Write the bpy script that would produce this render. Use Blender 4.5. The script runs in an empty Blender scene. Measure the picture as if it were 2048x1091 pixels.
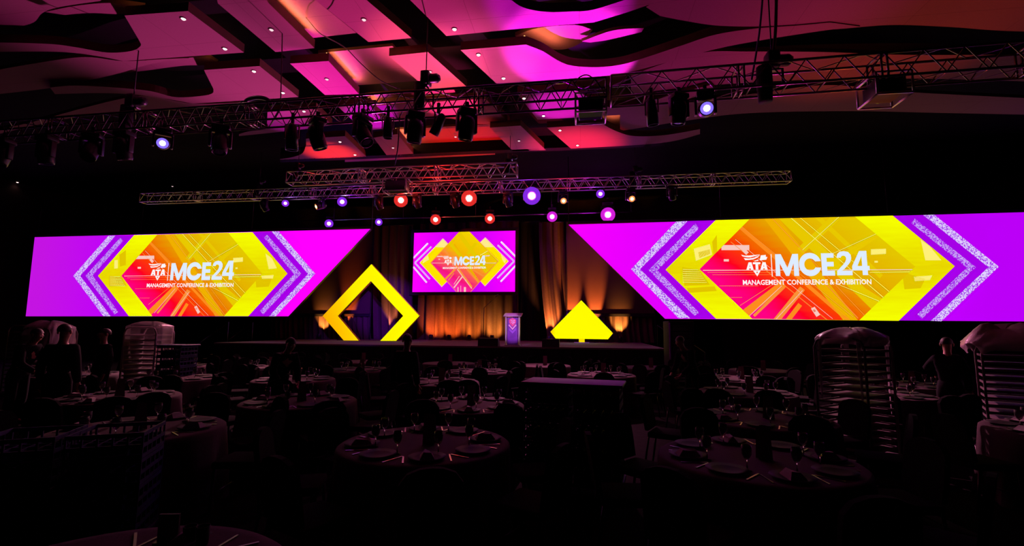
import bpy, bmesh, math, random
from mathutils import Vector, Matrix
random.seed(7)
SC = bpy.context.scene
COL = SC.collection
PI = math.pi

# ------------------------------------------------------------------ camera, world, exposure
F = 950.0; CX, CY = 1024.0, 545.5
TH = math.radians(8.4); PH = math.radians(6.6); RO = 0.0078
EYE = Vector((0, 0, 1.8))
FW = Vector((-math.sin(TH) * math.cos(PH), math.cos(TH) * math.cos(PH), math.sin(PH)))
_r0 = Vector((math.cos(TH), math.sin(TH), 0)); _u0 = _r0.cross(FW)
RT = _r0 * math.cos(RO) + _u0 * math.sin(RO)
UP = _u0 * math.cos(RO) - _r0 * math.sin(RO)
cam = bpy.data.cameras.new('camera'); camo = bpy.data.objects.new('camera', cam); COL.objects.link(camo)
cam.sensor_width = 36.0; cam.lens = 36.0 * F / 2048.0
cam.clip_start = 0.05; cam.clip_end = 200
camo.matrix_world = Matrix(((RT.x, UP.x, -FW.x, EYE.x), (RT.y, UP.y, -FW.y, EYE.y), (RT.z, UP.z, -FW.z, EYE.z), (0, 0, 0, 1)))
SC.camera = camo
SC.view_settings.view_transform = 'Standard'; SC.view_settings.look = 'None'
SC.view_settings.exposure = 0.0; SC.view_settings.gamma = 1.0
SC.view_settings.use_curve_mapping = False
SC.cycles.max_bounces = 4; SC.cycles.diffuse_bounces = 2; SC.cycles.glossy_bounces = 2
SC.cycles.transmission_bounces = 3; SC.cycles.transparent_max_bounces = 6
SC.cycles.caustics_reflective = False; SC.cycles.caustics_refractive = False
SC.cycles.sample_clamp_indirect = 3.0
w = bpy.data.worlds.new('world'); SC.world = w; w.use_nodes = True
w.node_tree.nodes['Background'].inputs[0].default_value = (0.30, 0.12, 0.2, 1)
w.node_tree.nodes['Background'].inputs[1].default_value = 0.0

def ray(x, y): return FW + RT * ((x - CX) / F) - UP * ((y - CY) / F)
def atz(x, y, z): d = ray(x, y); return EYE + d * ((z - EYE.z) / d.z)
def aty(x, y, Y): d = ray(x, y); return EYE + d * ((Y - EYE.y) / d.y)

H = 8.6            # underside of the ceiling panels
ST = 1.1           # stage height
YF, YB = 18.0, 27.0

# lights that wash the ceiling from added floods standing on the floor: (aim px, from xyz, colour, watts, cone deg, blend)
CEIL_WASH = [
    ((650, 158), (-5.5, 17.2, 0.35), (1.0, 0.0, 0.72), 8800, 14, 0.5),
    ((1145, 115), (1.6, 17.2, 0.35), (0.85, 0.03, 1.0), 19000, 19, 0.25),
    ((1120, 22), (0.6, 17.2, 0.35), (0.70, 0.0, 1.0), 9500, 17, 0.5),
    ((1120, 212), (0.2, 17.2, 0.35), (0.85, 0.01, 1.0), 7000, 13, 0.5),
    ((740, 235), (-7.2, 17.2, 0.35), (0.70, 0.0, 1.0), 6500, 12, 0.5),
    ((560, 240), (-8.6, 17.2, 0.35), (0.75, 0.0, 0.9), 2200, 14, 0.6),
    ((865, 135), (-3.6, 17.2, 0.35), (1.0, 0.16, 0.20), 12500, 19, 0.8),
    ((900, 222), (-3.0, 17.2, 0.35), (1.0, 0.05, 0.24), 14000, 13, 0.6),
    ((660, 305), (-9.4, 17.2, 0.35), (1.0, 0.05, 0.02), 8000, 18, 0.9),
    ((920, 288), (-4.4, 17.2, 0.35), (1.0, 0.02, 0.01), 4200, 30, 0.9),
    ((1150, 292), (0.9, 17.2, 0.35), (1.0, 0.03, 0.08), 8000, 30, 1.0),
    ((980, 120), (-1.0, 17.2, 0.35), (1.0, 0.14, 0.50), 9000, 18, 0.9),
    ((780, 40), (-4.6, 17.2, 0.35), (1.0, 0.07, 0.50), 7500, 30, 0.9),
    ((450, 130), (-6.4, 17.2, 0.35), (1.0, 0.13, 0.60), 5200, 42, 0.95),
    ((1450, 60), (3.9, 16.6, 0.35), (1.0, 0.03, 0.50), 1150, 46, 0.95),
    ((1800, 60), (8.0, 16.6, 0.35), (1.0, 0.12, 0.03), 1100, 50, 0.95),
]

# ------------------------------------------------------------------ materials
def lin(c):
    return tuple((v / 255 / 12.92) if v / 255 <= 0.04045 else ((v / 255 + 0.055) / 1.055) ** 2.4 for v in c) + (1,)
MATS = {}
def mat(name, rgb, rough=0.6, metal=0.0, noise=0.0, scale=20.0, bump=0.0, spec=0.5, trans=0.0, wave=None):
    if name in MATS: return MATS[name]
    m = bpy.data.materials.new(name); m.use_nodes = True; nt = m.node_tree
    b = nt.nodes['Principled BSDF']
    c = tuple(rgb) + (1,) if len(rgb) == 3 else rgb
    b.inputs['Base Color'].default_value = c
    b.inputs['Roughness'].default_value = rough; b.inputs['Metallic'].default_value = metal
    b.inputs['Specular IOR Level'].default_value = spec
    b.inputs['Transmission Weight'].default_value = trans
    if noise or bump:
        tc = nt.nodes.new('ShaderNodeTexCoord'); nz = nt.nodes.new('ShaderNodeTexNoise')
        nz.inputs['Scale'].default_value = scale; nz.inputs['Detail'].default_value = 4
        nt.links.new(tc.outputs['Object'], nz.inputs['Vector'])
        if noise:
            mx = nt.nodes.new('ShaderNodeMix'); mx.data_type = 'RGBA'
            mx.inputs[6].default_value = tuple(v * (1 - noise) for v in c[:3]) + (1,)
            mx.inputs[7].default_value = tuple(min(1, v * (1 + noise)) for v in c[:3]) + (1,)
            nt.links.new(nz.outputs['Fac'], mx.inputs[0]); nt.links.new(mx.outputs[2], b.inputs['Base Color'])
        if bump:
            bp = nt.nodes.new('ShaderNodeBump'); bp.inputs['Strength'].default_value = bump
            bp.inputs['Distance'].default_value = 0.02
            nt.links.new(nz.outputs['Fac'], bp.inputs['Height']); nt.links.new(bp.outputs['Normal'], b.inputs['Normal'])
    MATS[name] = m; return m
def emat(name, rgb, strength=1.0):
    if name in MATS: return MATS[name]
    m = bpy.data.materials.new(name); m.use_nodes = True; nt = m.node_tree
    nt.nodes.remove(nt.nodes['Principled BSDF'])
    e = nt.nodes.new('ShaderNodeEmission'); e.inputs[0].default_value = tuple(rgb[:3]) + (1,); e.inputs[1].default_value = strength
    nt.links.new(e.outputs[0], nt.nodes['Material Output'].inputs[0])
    MATS[name] = m; return m
def escreen(name, stops, axis, lo, hi, grain=0.0, gscale=(1, 1, 1), strength=1.0):
    """picture content of a screen: colours along a direction of the screen's own object space"""
    m = bpy.data.materials.new(name); m.use_nodes = True; nt = m.node_tree; N = nt.nodes; L = nt.links
    N.remove(N['Principled BSDF'])
    tc = N.new('ShaderNodeTexCoord'); dp = N.new('ShaderNodeVectorMath'); dp.operation = 'DOT_PRODUCT'
    dp.inputs[1].default_value = axis
    L.new(tc.outputs['Object'], dp.inputs[0])
    mr = N.new('ShaderNodeMapRange'); mr.inputs[1].default_value = lo; mr.inputs[2].default_value = hi
    L.new(dp.outputs['Value'], mr.inputs[0])
    cr = N.new('ShaderNodeValToRGB'); els = cr.color_ramp.elements
    while len(els) < len(stops): els.new(0.5)
    for e, (p, c) in zip(els, stops): e.position = p; e.color = lin(c)
    fac = mr.outputs[0]
    if grain:
        mp = N.new('ShaderNodeMapping'); mp.inputs['Scale'].default_value = gscale
        L.new(tc.outputs['Object'], mp.inputs[0])
        nz = N.new('ShaderNodeTexNoise'); nz.inputs['Scale'].default_value = 1; nz.inputs['Detail'].default_value = 3
        L.new(mp.outputs[0], nz.inputs['Vector'])
        ma = N.new('ShaderNodeMath'); ma.operation = 'MULTIPLY_ADD'; ma.inputs[1].default_value = grain; 
        L.new(nz.outputs['Fac'], ma.inputs[0])
        sb = N.new('ShaderNodeMath'); sb.operation = 'SUBTRACT'; sb.inputs[1].default_value = grain * 0.5
        L.new(mr.outputs[0], sb.inputs[0]); L.new(sb.outputs[0], ma.inputs[2]); fac = ma.outputs[0]
    L.new(fac, cr.inputs[0])
    e = N.new('ShaderNodeEmission'); e.inputs[1].default_value = strength
    L.new(cr.outputs[0], e.inputs[0]); L.new(e.outputs[0], N['Material Output'].inputs[0])
    return m
def especkle(name, c1, c2, scale, cut):
    m = bpy.data.materials.new(name); m.use_nodes = True; nt = m.node_tree; N = nt.nodes; L = nt.links
    N.remove(N['Principled BSDF'])
    tc = N.new('ShaderNodeTexCoord'); nz = N.new('ShaderNodeTexNoise'); nz.inputs['Scale'].default_value = scale; nz.inputs['Detail'].default_value = 1
    L.new(tc.outputs['Object'], nz.inputs['Vector'])
    cr = N.new('ShaderNodeValToRGB'); cr.color_ramp.interpolation = 'CONSTANT'
    cr.color_ramp.elements[0].color = lin(c2); cr.color_ramp.elements[1].position = cut; cr.color_ramp.elements[1].color = lin(c1)
    L.new(nz.outputs['Fac'], cr.inputs[0])
    e = N.new('ShaderNodeEmission'); L.new(cr.outputs[0], e.inputs[0]); L.new(e.outputs[0], N['Material Output'].inputs[0])
    return m

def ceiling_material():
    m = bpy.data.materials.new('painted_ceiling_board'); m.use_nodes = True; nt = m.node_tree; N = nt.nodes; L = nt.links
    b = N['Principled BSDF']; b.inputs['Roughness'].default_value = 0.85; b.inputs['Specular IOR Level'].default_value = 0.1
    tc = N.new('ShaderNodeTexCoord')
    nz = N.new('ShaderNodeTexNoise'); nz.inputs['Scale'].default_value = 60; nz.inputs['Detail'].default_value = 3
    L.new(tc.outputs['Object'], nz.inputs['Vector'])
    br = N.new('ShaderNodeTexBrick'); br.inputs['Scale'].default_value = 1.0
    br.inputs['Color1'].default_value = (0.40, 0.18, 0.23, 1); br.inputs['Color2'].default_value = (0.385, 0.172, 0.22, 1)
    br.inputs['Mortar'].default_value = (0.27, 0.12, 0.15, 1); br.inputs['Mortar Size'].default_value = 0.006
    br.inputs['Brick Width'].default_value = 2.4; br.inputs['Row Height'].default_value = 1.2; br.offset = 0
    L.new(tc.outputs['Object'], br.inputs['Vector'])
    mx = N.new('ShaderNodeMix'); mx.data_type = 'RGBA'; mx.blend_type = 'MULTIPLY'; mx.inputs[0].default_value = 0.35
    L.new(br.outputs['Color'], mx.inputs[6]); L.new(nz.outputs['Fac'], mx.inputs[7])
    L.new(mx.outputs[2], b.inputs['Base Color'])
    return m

BLK = mat('black_paint', (0.012, 0.012, 0.013), 0.7, noise=0.3, scale=8, spec=0.2)
BLKM = mat('black_powdercoat', (0.015, 0.015, 0.017), 0.35, noise=0.3, scale=30)
ALU = mat('aluminium_tube', (0.75, 0.70, 0.72), 0.42, 1.0, noise=0.1, scale=12)
CHROME = mat('chrome', (0.8, 0.8, 0.82), 0.15, 1.0, noise=0.05, scale=10)
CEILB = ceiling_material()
FASCIA = mat('shade_toned_board_edge', (0.20, 0.10, 0.07), 0.7, noise=0.2, scale=6, spec=0.1)  # shade on the board sides is put into this darker edge colour
SLAB = mat('dark_slab_paint', (0.010, 0.008, 0.010), 0.9, noise=0.3, scale=3, spec=0.05)
CARPET = mat('dark_patterned_carpet', (0.007, 0.005, 0.006), 0.95, noise=0.6, scale=5, bump=0.3, spec=0.05)
WALLM = mat('dark_wall_covering', (0.02, 0.014, 0.014), 0.9, noise=0.3, scale=4, spec=0.05)
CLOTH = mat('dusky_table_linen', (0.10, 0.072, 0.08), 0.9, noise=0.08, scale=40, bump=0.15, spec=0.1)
FABRIC = mat('black_chair_fabric', (0.008, 0.007, 0.008), 0.95, noise=0.4, scale=90, bump=0.2, spec=0.05)
DRAPE = mat('dark_velour_drape', (0.075, 0.05, 0.042), 0.95, noise=0.25, scale=14, bump=0.1, spec=0.05)
BDRAPE = mat('black_velour_drape', (0.012, 0.011, 0.014), 0.95, noise=0.3, scale=14, spec=0.05)
TAUT = mat('taut_brown_scrim', (0.07, 0.045, 0.036), 0.95, noise=0.15, scale=60, bump=0.1, spec=0.05)
DECK = mat('grey_stage_carpet', (0.16, 0.13, 0.14), 0.9, noise=0.2, scale=20, spec=0.1)
PLASTIC = mat('cloudy_plastic_sheet', (0.55, 0.45, 0.48), 0.45, noise=0.25, scale=9, bump=0.6)
BLUEP = mat('blue_moulded_plastic', (0.006, 0.008, 0.11), 0.6, noise=0.15, scale=15)
GLASS = mat('clear_glass', (0.95, 0.95, 0.97), 0.03, trans=0.9, noise=0.01, scale=5)
CHINA = mat('black_matte_china', (0.006, 0.006, 0.007), 0.7, noise=0.2, scale=12, spec=0.15)
CARD = mat('pink_menu_card', (0.22, 0.11, 0.13), 0.8, noise=0.1, scale=20)
NAPKIN = mat('pale_folded_linen', (0.35, 0.30, 0.31), 0.9, noise=0.06, scale=50, bump=0.1)
STEEL = mat('brushed_steel', (0.6, 0.58, 0.58), 0.3, 1.0, noise=0.1, scale=25)
CUTL = mat('dull_cutlery_steel', (0.3, 0.26, 0.28), 0.35, 1.0, noise=0.2, scale=25)
RACKM = mat('dull_rack_aluminium', (0.15, 0.11, 0.12), 0.7, 0.0, noise=0.15, scale=15)
SKIN = mat('skin', (0.42, 0.22, 0.15), 0.6, noise=0.1, scale=25)
HAIR = mat('dark_hair', (0.02, 0.013, 0.01), 0.6, noise=0.3, scale=60)
SUIT = mat('black_uniform_cloth', (0.010, 0.010, 0.012), 0.9, noise=0.3, scale=30, spec=0.05)
SHOE = mat('black_shoe_leather', (0.01, 0.01, 0.01), 0.4, noise=0.2, scale=20)
EYEW = mat('eye_white', (0.7, 0.68, 0.66), 0.4, noise=0.05, scale=20)
LIP = mat('lips', (0.35, 0.12, 0.10), 0.6, noise=0.1, scale=20)
CABLE = mat('grey_cable_jacket', (0.25, 0.22, 0.23), 0.5, noise=0.15, scale=20)
ACRYL = mat('clear_acrylic', (0.75, 0.70, 0.82), 0.15, trans=0.35, noise=0.05, scale=6)

# ------------------------------------------------------------------ mesh helpers
class MB:
    def __init__(s): s.v = []; s.f = []; s.mi = []; s.sm = []
    def add(s, vs, fs, mi=0, smooth=False, M=None):
        o = len(s.v)
        s.v += [tuple(M @ Vector(p)) if M else tuple(p) for p in vs]
        for f in fs: s.f.append([o + i for i in f]); s.mi.append(mi); s.sm.append(smooth)
        return s
    def box(s, c, d, M=None, mi=0, bev=0.0):
        x, y, z = (v / 2 for v in d); cx, cy, cz = c
        if bev <= 0:
            vs = [(cx + a * x, cy + b * y, cz + e * z) for a in (-1, 1) for b in (-1, 1) for e in (-1, 1)]
            return s.add(vs, [(0, 1, 3, 2), (4, 6, 7, 5), (0, 4, 5, 1), (2, 3, 7, 6), (0, 2, 6, 4), (1, 5, 7, 3)], mi, False, M)
        bm = bmesh.new(); bmesh.ops.create_cube(bm, size=1)
        for v in bm.verts: v.co = Vector((cx + v.co.x * d[0], cy + v.co.y * d[1], cz + v.co.z * d[2]))
        bmesh.ops.bevel(bm, geom=bm.edges[:], offset=bev, segments=2, affect='EDGES', profile=0.6)
        bm.verts.index_update()
        s.add([v.co.copy() for v in bm.verts], [[v.index for v in f.verts] for f in bm.faces], mi, True, M); bm.free(); return s
    def tube(s, pts, r, n=8, M=None, mi=0, caps=True):
        pts = [Vector(p) for p in pts]; rs = r if isinstance(r, (list, tuple)) else [r] * len(pts)
        vs = []; fs = []; t0 = (pts[1] - pts[0]).normalized()
        up = Vector((0, 0, 1)) if abs(t0.z) < 0.9 else Vector((1, 0, 0))
        a = t0.cross(up).normalized()
        for i, p in enumerate(pts):
            t = (pts[min(i + 1, len(pts) - 1)] - pts[max(i - 1, 0)]).normalized()
            a = (a - t * a.dot(t)).normalized(); b = t.cross(a)
            for k in range(n):
                q = 2 * PI * k / n; vs.append(p + (a * math.cos(q) + b * math.sin(q)) * rs[i])
        for i in range(len(pts) - 1):
            for k in range(n): fs.append((i * n + k, i * n + (k + 1) % n, (i + 1) * n + (k + 1) % n, (i + 1) * n + k))
        if caps: fs.append(tuple(reversed(range(n)))); fs.append(tuple(range((len(pts) - 1) * n, len(pts) * n)))
        return s.add(vs, fs, mi, True, M)
    def lathe(s, prof, n=20, M=None, mi=0, cap=True):
        vs = []; fs = []
        for r, z in prof:
            for k in range(n): q = 2 * PI * k / n; vs.append((r * math.cos(q), r * math.sin(q), z))
        for i in range(len(prof) - 1):
            for k in range(n): fs.append((i * n + k, i * n + (k + 1) % n, (i + 1) * n + (k + 1) % n, (i + 1) * n + k))
        if cap: fs.append(tuple(reversed(range(n)))); fs.append(tuple(range((len(prof) - 1) * n, len(prof) * n)))
        return s.add(vs, fs, mi, True, M)
    def ball(s, c, r, n=12, m=8, M=None, mi=0):
        r = r if isinstance(r, (tuple, list)) else (r, r, r)
        vs = [(c[0], c[1], c[2] - r[2])]; fs = []
        for i in range(1, m):
            a = -PI / 2 + PI * i / m
            for k in range(n):
                q = 2 * PI * k / n; vs.append((c[0] + r[0] * math.cos(a) * math.cos(q), c[1] + r[1] * math.cos(a) * math.sin(q), c[2] + r[2] * math.sin(a)))
        vs.append((c[0], c[1], c[2] + r[2])); T = len(vs) - 1
        for k in range(n):
            fs.append((0, 1 + (k + 1) % n, 1 + k)); fs.append((T, 1 + (m - 2) * n + k, 1 + (m - 2) * n + (k + 1) % n))
        for i in range(m - 2):
            for k in range(n): a = 1 + i * n; fs.append((a + k, a + (k + 1) % n, a + n + (k + 1) % n, a + n + k))
        return s.add(vs, fs, mi, True, M)
    def slab(s, pts, dz, M=None, mi=0):
        """polygon pts (3d, ccw or cw) extruded by vector dz"""
        n = len(pts); d = Vector(dz); vs = [Vector(p) for p in pts] + [Vector(p) + d for p in pts]
        fs = [tuple(range(n)), tuple(reversed(range(n, 2 * n)))] + [(i, i + n, (i + 1) % n + n, (i + 1) % n) for i in range(n)]
        return s.add(vs, fs, mi, False, M)
    def build(s, name, m, parent=None, loc=None):
        me = bpy.data.meshes.new(name); me.from_pydata([tuple(v) for v in s.v], [], s.f)
        ms = m if isinstance(m, (list, tuple)) else [m]
        for x in ms: me.materials.append(x)
        me.polygons.foreach_set('material_index', s.mi); me.polygons.foreach_set('use_smooth', s.sm); me.update()
        bm = bmesh.new(); bm.from_mesh(me); bmesh.ops.recalc_face_normals(bm, faces=bm.faces[:]) if len(ms) == 1 else None
        bm.to_mesh(me); bm.free()
        o = bpy.data.objects.new(name, me); COL.objects.link(o)
        if parent: o.parent = parent
        if loc is not None: o.location = loc
        return o
def tag(o, label, cat, group=None):
    o['label'] = label; o['category'] = cat
    if group: o['group'] = group
    return o
def thing(name, label, cat, loc=(0, 0, 0), rz=0.0, group=None):
    o = bpy.data.objects.new(name, None); COL.objects.link(o); o.empty_display_size = 0.1
    o.location = loc; o.rotation_euler = (0, 0, rz)
    return tag(o, label, cat, group)
def struct(name, mb, m, parent=None):
    o = mb.build(name, m, parent)
    if not parent: o['kind'] = 'structure'
    return o
def dup(root, loc, rz=None, label=None, group=None, swap=None):
    r = root.copy(); COL.objects.link(r); r.location = loc
    if rz is not None: r.rotation_euler = (0, 0, rz)
    if label: r['label'] = label
    if group: r['group'] = group
    for ch in list(root.children):
        c = ch.copy(); COL.objects.link(c); c.parent = r
        if swap and ch.name.split('.')[0] in swap: c.data = swap[ch.name.split('.')[0]]
        for g in list(ch.children):
            d = g.copy(); COL.objects.link(d); d.parent = c
            if swap and g.name.split('.')[0] in swap: d.data = swap[g.name.split('.')[0]]
    return r
def spot(name, loc, target, col, watts, deg, blend=0.5, rad=0.08, parent=None):
    l = bpy.data.lights.new(name, 'SPOT'); l.color = col; l.energy = watts; l.spot_size = math.radians(deg); l.spot_blend = blend; l.shadow_soft_size = rad
    o = bpy.data.objects.new(name, l); COL.objects.link(o); o.location = loc
    o.rotation_euler = (Vector(target) - Vector(loc)).to_track_quat('-Z', 'Y').to_euler()
    return o
def point(name, loc, col, watts, rad=0.05):
    l = bpy.data.lights.new(name, 'POINT'); l.color = col; l.energy = watts; l.shadow_soft_size = rad
    o = bpy.data.objects.new(name, l); COL.objects.link(o); o.location = loc; return o
def spline(pts, n=6):
    """Catmull-Rom through 2d points"""
    if len(pts) < 3: return list(pts)
    out = []; P = [pts[0]] + list(pts) + [pts[-1]]
    for i in range(1, len(P) - 2):
        for k in range(n):
            t = k / n; a, b, c, d = P[i - 1], P[i], P[i + 1], P[i + 2]
            out.append(tuple(0.5 * ((2 * b[j]) + (-a[j] + c[j]) * t + (2 * a[j] - 5 * b[j] + 4 * c[j] - d[j]) * t * t + (-a[j] + 3 * b[j] - 3 * c[j] + d[j]) * t ** 3) for j in range(len(b))))
    out.append(tuple(pts[-1])); return out

# ------------------------------------------------------------------ room shell
XL, XR, YN, YW, ZT = -31.0, 21.5, -4.0, 29.0, H + 1.0
struct('floor', MB().box(((XL + XR) / 2, (YN + YW) / 2, -0.05), (XR - XL, YW - YN, 0.1)), CARPET)
ceil = struct('ceiling', MB().box(((XL + XR) / 2, (YN + YW) / 2, ZT + 0.1), (XR - XL, YW - YN, 0.2)), SLAB)
struct('wall_back', MB().box(((XL + XR) / 2, YW + 0.1, ZT / 2), (XR - XL, 0.2, ZT)), WALLM)
struct('wall_front', MB().box(((XL + XR) / 2, YN - 0.1, ZT / 2), (XR - XL, 0.2, ZT)), WALLM)
struct('wall_left', MB().box((XL - 0.1, (YN + YW) / 2, ZT / 2), (0.2, YW - YN, ZT)), WALLM)
struct('wall_right', MB().box((XR + 0.1, (YN + YW) / 2, ZT / 2), (0.2, YW - YN, ZT)), WALLM)

# ceiling panels: boards hung under the dark slab; runs of three or more points are curves
def panel(name, z, thick, *runs):
    pts = []
    for r in runs:
        for p in spline(r):
            if not pts or (abs(p[0] - pts[-1][0]) + abs(p[1] - pts[-1][1])) > 0.4: pts.append(p)
    c = [atz(x, y, z) for x, y in pts]
    n = len(c); up = Vector((0, 0, thick)); b = MB()
    b.add(list(c), [tuple(range(n))], 0); b.add([p + up for p in c], [tuple(range(n))], 1)
    b.add(list(c) + [p + up for p in c], [(i, i + n, (i + 1) % n + n, (i + 1) % n) for i in range(n)], 1)
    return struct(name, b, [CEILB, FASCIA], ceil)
T = 0.22
# left column of boards, each drawn out into a wave on its left
panel('ceiling_panel', H, T, [(249, 31), (376, 22)], [(488, 105), (247, 122)], [(247, 122), (200, 113), (150, 106), (90, 103), (-40, 104)], [(-40, 85), (0, 85), (100, 88), (155, 95), (215, 105), (262, 102), (281, 92), (279, 82)])
panel('ceiling_panel', H, T, [(408, 140), (519, 132)], [(597, 194), (386, 207)], [(386, 207), (330, 197), (270, 189), (200, 186), (110, 188)], [(100, 175), (150, 171), (230, 175), (300, 182), (350, 194), (400, 192), (424, 187), (427, 178)])
panel('ceiling_panel', H + 0.12, 0.1, [(-40, 146), (80, 125), (170, 114), (247, 122), (330, 118), (378, 116)], [(378, 116), (330, 123), (290, 131), (240, 146), (180, 160), (100, 176), (-40, 192)])
panel('ceiling_panel', H + 0.12, 0.1, [(-20, 262), (60, 245), (170, 215), (250, 196), (300, 192), (386, 207), (480, 205)], [(480, 208), (400, 216), (250, 222), (120, 240), (-20, 272)])
panel('ceiling_panel', H + 0.3, 0.1, [(-30, -20), (230, -20)], [(200, 2), (120, 14), (85, 26), (60, 48), (-30, 66)])
panel('ceiling_panel', H + 0.45, 0.1, [(90, 24), (150, 12), (220, 6), (290, 14)], [(285, 20), (240, 28), (180, 26), (130, 30)])
panel('ceiling_panel', H + 0.5, 0.1, [(230, 148), (300, 126), (370, 116), (412, 114), (436, 126)], [(420, 131), (370, 131), (300, 140)])
panel('ceiling_panel', H, T, [(535, 224), (632, 218)], [(664, 250), (610, 258), (478, 272)], [(478, 268), (500, 262), (530, 258), (534, 248)])
panel('ceiling_panel', H, T, [(612, 277), (690, 272)], [(733, 313), (560, 320)], [(560, 318), (585, 314), (605, 306), (612, 290)])
# middle columns
panel('ceiling_panel', H, T, [(436, 7), (429, -20)], [(520, -20), (537, 6)], [(629, 96), (551, 104)])
panel('ceiling_panel', H + 0.42, 0.08, [(520, -22), (600, -22)], [(631, 0), (713, 66)], [(616, 77), (545, 10)])
panel('ceiling_panel', H + 0.2, T, [(602, -22), (712, -22)], [(733, 0), (823, 76)], [(737, 84), (631, 0)])
panel('ceiling_panel', H, T, [(580, 127), (657, 122)], [(718, 188), (650, 190)])
panel('ceiling_panel', H + 0.42, 0.08, [(636, 106), (785, 92)], [(846, 161), (705, 171)])
panel('ceiling_panel', H, T, [(778, 112), (856, 104)], [(934, 174), (856, 179)])
panel('ceiling_panel', H, T, [(676, 213), (740, 209)], [(778, 256), (728, 262)])
panel('ceiling_panel', H + 0.42, 0.08, [(730, 190), (905, 176)], [(912, 186), (740, 200)])
panel('ceiling_panel', H + 0.2, T, [(752, 211), (971, 197)], [(1015, 243), (956, 248), (890, 236), (790, 243)])
panel('ceiling_panel', H, T, [(747, 275), (795, 268)], [(830, 311), (776, 314)])
panel('ceiling_panel', H + 0.42, 0.08, [(790, 259), (984, 248)], [(1022, 288), (826, 301)])
panel('ceiling_panel', H, T, [(980, 255), (1041, 251)], [(1092, 300), (1026, 302)])
# right column of boards, each drawn out into a wave on its right
panel('ceiling_panel', H, T, [(800, -20), (1012, -20)], [(1023, 0), (1040, 12), (1065, 20), (1100, 24), (1140, 23), (1183, 20), (1240, 3), (1300, -16)], [(1380, -16), (1300, 9), (1250, 26), (1187, 45)], [(1187, 45), (1100, 52), (1033, 58), (893, 72)])
panel('ceiling_panel', H, T, [(921, 100), (1052, 89)], [(1052, 89), (1085, 102), (1120, 123), (1150, 132), (1200, 134), (1247, 128), (1300, 112), (1366, 90), (1432, 69), (1511, 57), (1594, 51), (1660, 45)], [(1720, 53), (1656, 60), (1531, 79), (1432, 98), (1337, 124), (1249, 147)], [(1249, 148), (1150, 157), (993, 167)])
panel('ceiling_panel', H, T, [(1035, 187), (1150, 180)], [(1150, 180), (1180, 196), (1210, 212), (1240, 214), (1290, 207), (1340, 191), (1420, 170)], [(1430, 180), (1330, 213), (1280, 227)], [(1280, 227), (1150, 235), (1075, 239)])
panel('ceiling_panel', H, T, [(1094, 255), (1205, 248)], [(1205, 248), (1235, 263), (1270, 272), (1330, 270), (1400, 258)], [(1400, 268), (1320, 286), (1142, 297)])
panel('ceiling_panel', H + 0.02, 0.1, [(1292, 14), (1345, -20)], [(2400, -20), (2400, 66)], [(2400, 66), (2048, 63), (1900, 54), (1780, 50), (1656, 59), (1594, 50), (1515, 53), (1432, 51), (1366, 41), (1320, 32)])
panel('ceiling_panel', H + 0.12, 0.1, [(1262, 152), (1310, 133), (1404, 105), (1500, 103), (1650, 104), (1870, 110), (2400, 104)], [(2400, 174), (1960, 160), (1800, 157), (1600, 160), (1400, 172), (1262, 188)])
panel('ceiling_panel', H + 0.12, 0.1, [(1240, 222), (1400, 200), (1520, 186), (1660, 170), (1850, 186), (2400, 212)], [(2400, 236), (1900, 226), (1700, 222), (1500, 226), (1380, 240), (1240, 262)])
panel('ceiling_panel', H + 0.55, 0.1, [(1030, 72), (1075, 56), (1150, 50), (1185, 60)], [(1165, 84), (1140, 96), (1110, 99), (1070, 90)])
panel('ceiling_panel', H + 0.4, 0.08, [(1163, 83), (1225, 61), (1288, 56)], [(1283, 64), (1220, 79), (1180, 85)])
panel('ceiling_panel', H + 0.55, 0.1, [(1118, 160), (1200, 150), (1256, 149)], [(1250, 165), (1200, 172), (1130, 172)])
panel('ceiling_panel', H + 0.55, 0.1, [(1205, 232), (1294, 226)], [(1288, 242), (1245, 256), (1206, 244)])
# a dark soffit that ends the boards
struct('ceiling_soffit', MB().slab([atz(560, 325, H), atz(1330, 292, H), atz(1330, 286, H), atz(560, 319, H)], (0, 0, 0.5)), SLAB, ceil)
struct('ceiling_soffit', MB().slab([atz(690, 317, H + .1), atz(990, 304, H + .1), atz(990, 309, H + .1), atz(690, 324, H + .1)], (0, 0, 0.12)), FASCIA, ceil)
# warm cove strips on the edges of the lower boards
def cove(pts, watts, z=H, top=T, aim=(0.8, 0, 0.6), col=(1.0, 0.34, 0.12)):
    """a light strip lying on top of a board, set back from its edge"""
    pts = [atz(x, y, z) + Vector((0, 0, top + 0.03)) for x, y in pts]
    MB().tube(pts, 0.012, 6).build('cove_light', emat('cove_strip_glow', (1.0, 0.5, 0.15), 2.0), ceil)
    for a, b in zip(pts, pts[1:]):
        mid = (a + b) / 2; d = b - a
        l = bpy.data.lights.new('cove_glow', 'AREA'); l.shape = 'RECTANGLE'; l.size = 0.03; l.size_y = d.length; l.energy = watts * 0.8 * d.length; l.color = col
        o = bpy.data.objects.new('cove_glow', l); COL.objects.link(o)
        z_ = -Vector(aim).normalized(); y_ = d.normalized(); x_ = y_.cross(z_).normalized(); z_ = x_.cross(y_)
        M = Matrix((x_, y_, z_)).transposed().to_4x4(); M.translation = mid + Vector((0, 0, 0.02)); o.matrix_world = M
BACK = (0, -0.5, 0.85)
cove([(531, 6), (622, 94)], 9)
cove([(652, 124), (712, 187)], 8)
cove([(736, 211), (773, 255)], 8)
cove([(791, 270), (825, 309)], 8)
cove([(1048, 91), (1082, 106), (1114, 124)], 9, aim=(0.3, -0.4, 0.85))
cove([(1200, 251), (1230, 265)], 7, aim=(0.3, -0.4, 0.85))
cove([(1110, 185), (1148, 183)], 5, aim=BACK)
cove([(414, 143), (450, 140)], 5, aim=(-0.4, -0.5, 0.8))
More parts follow.
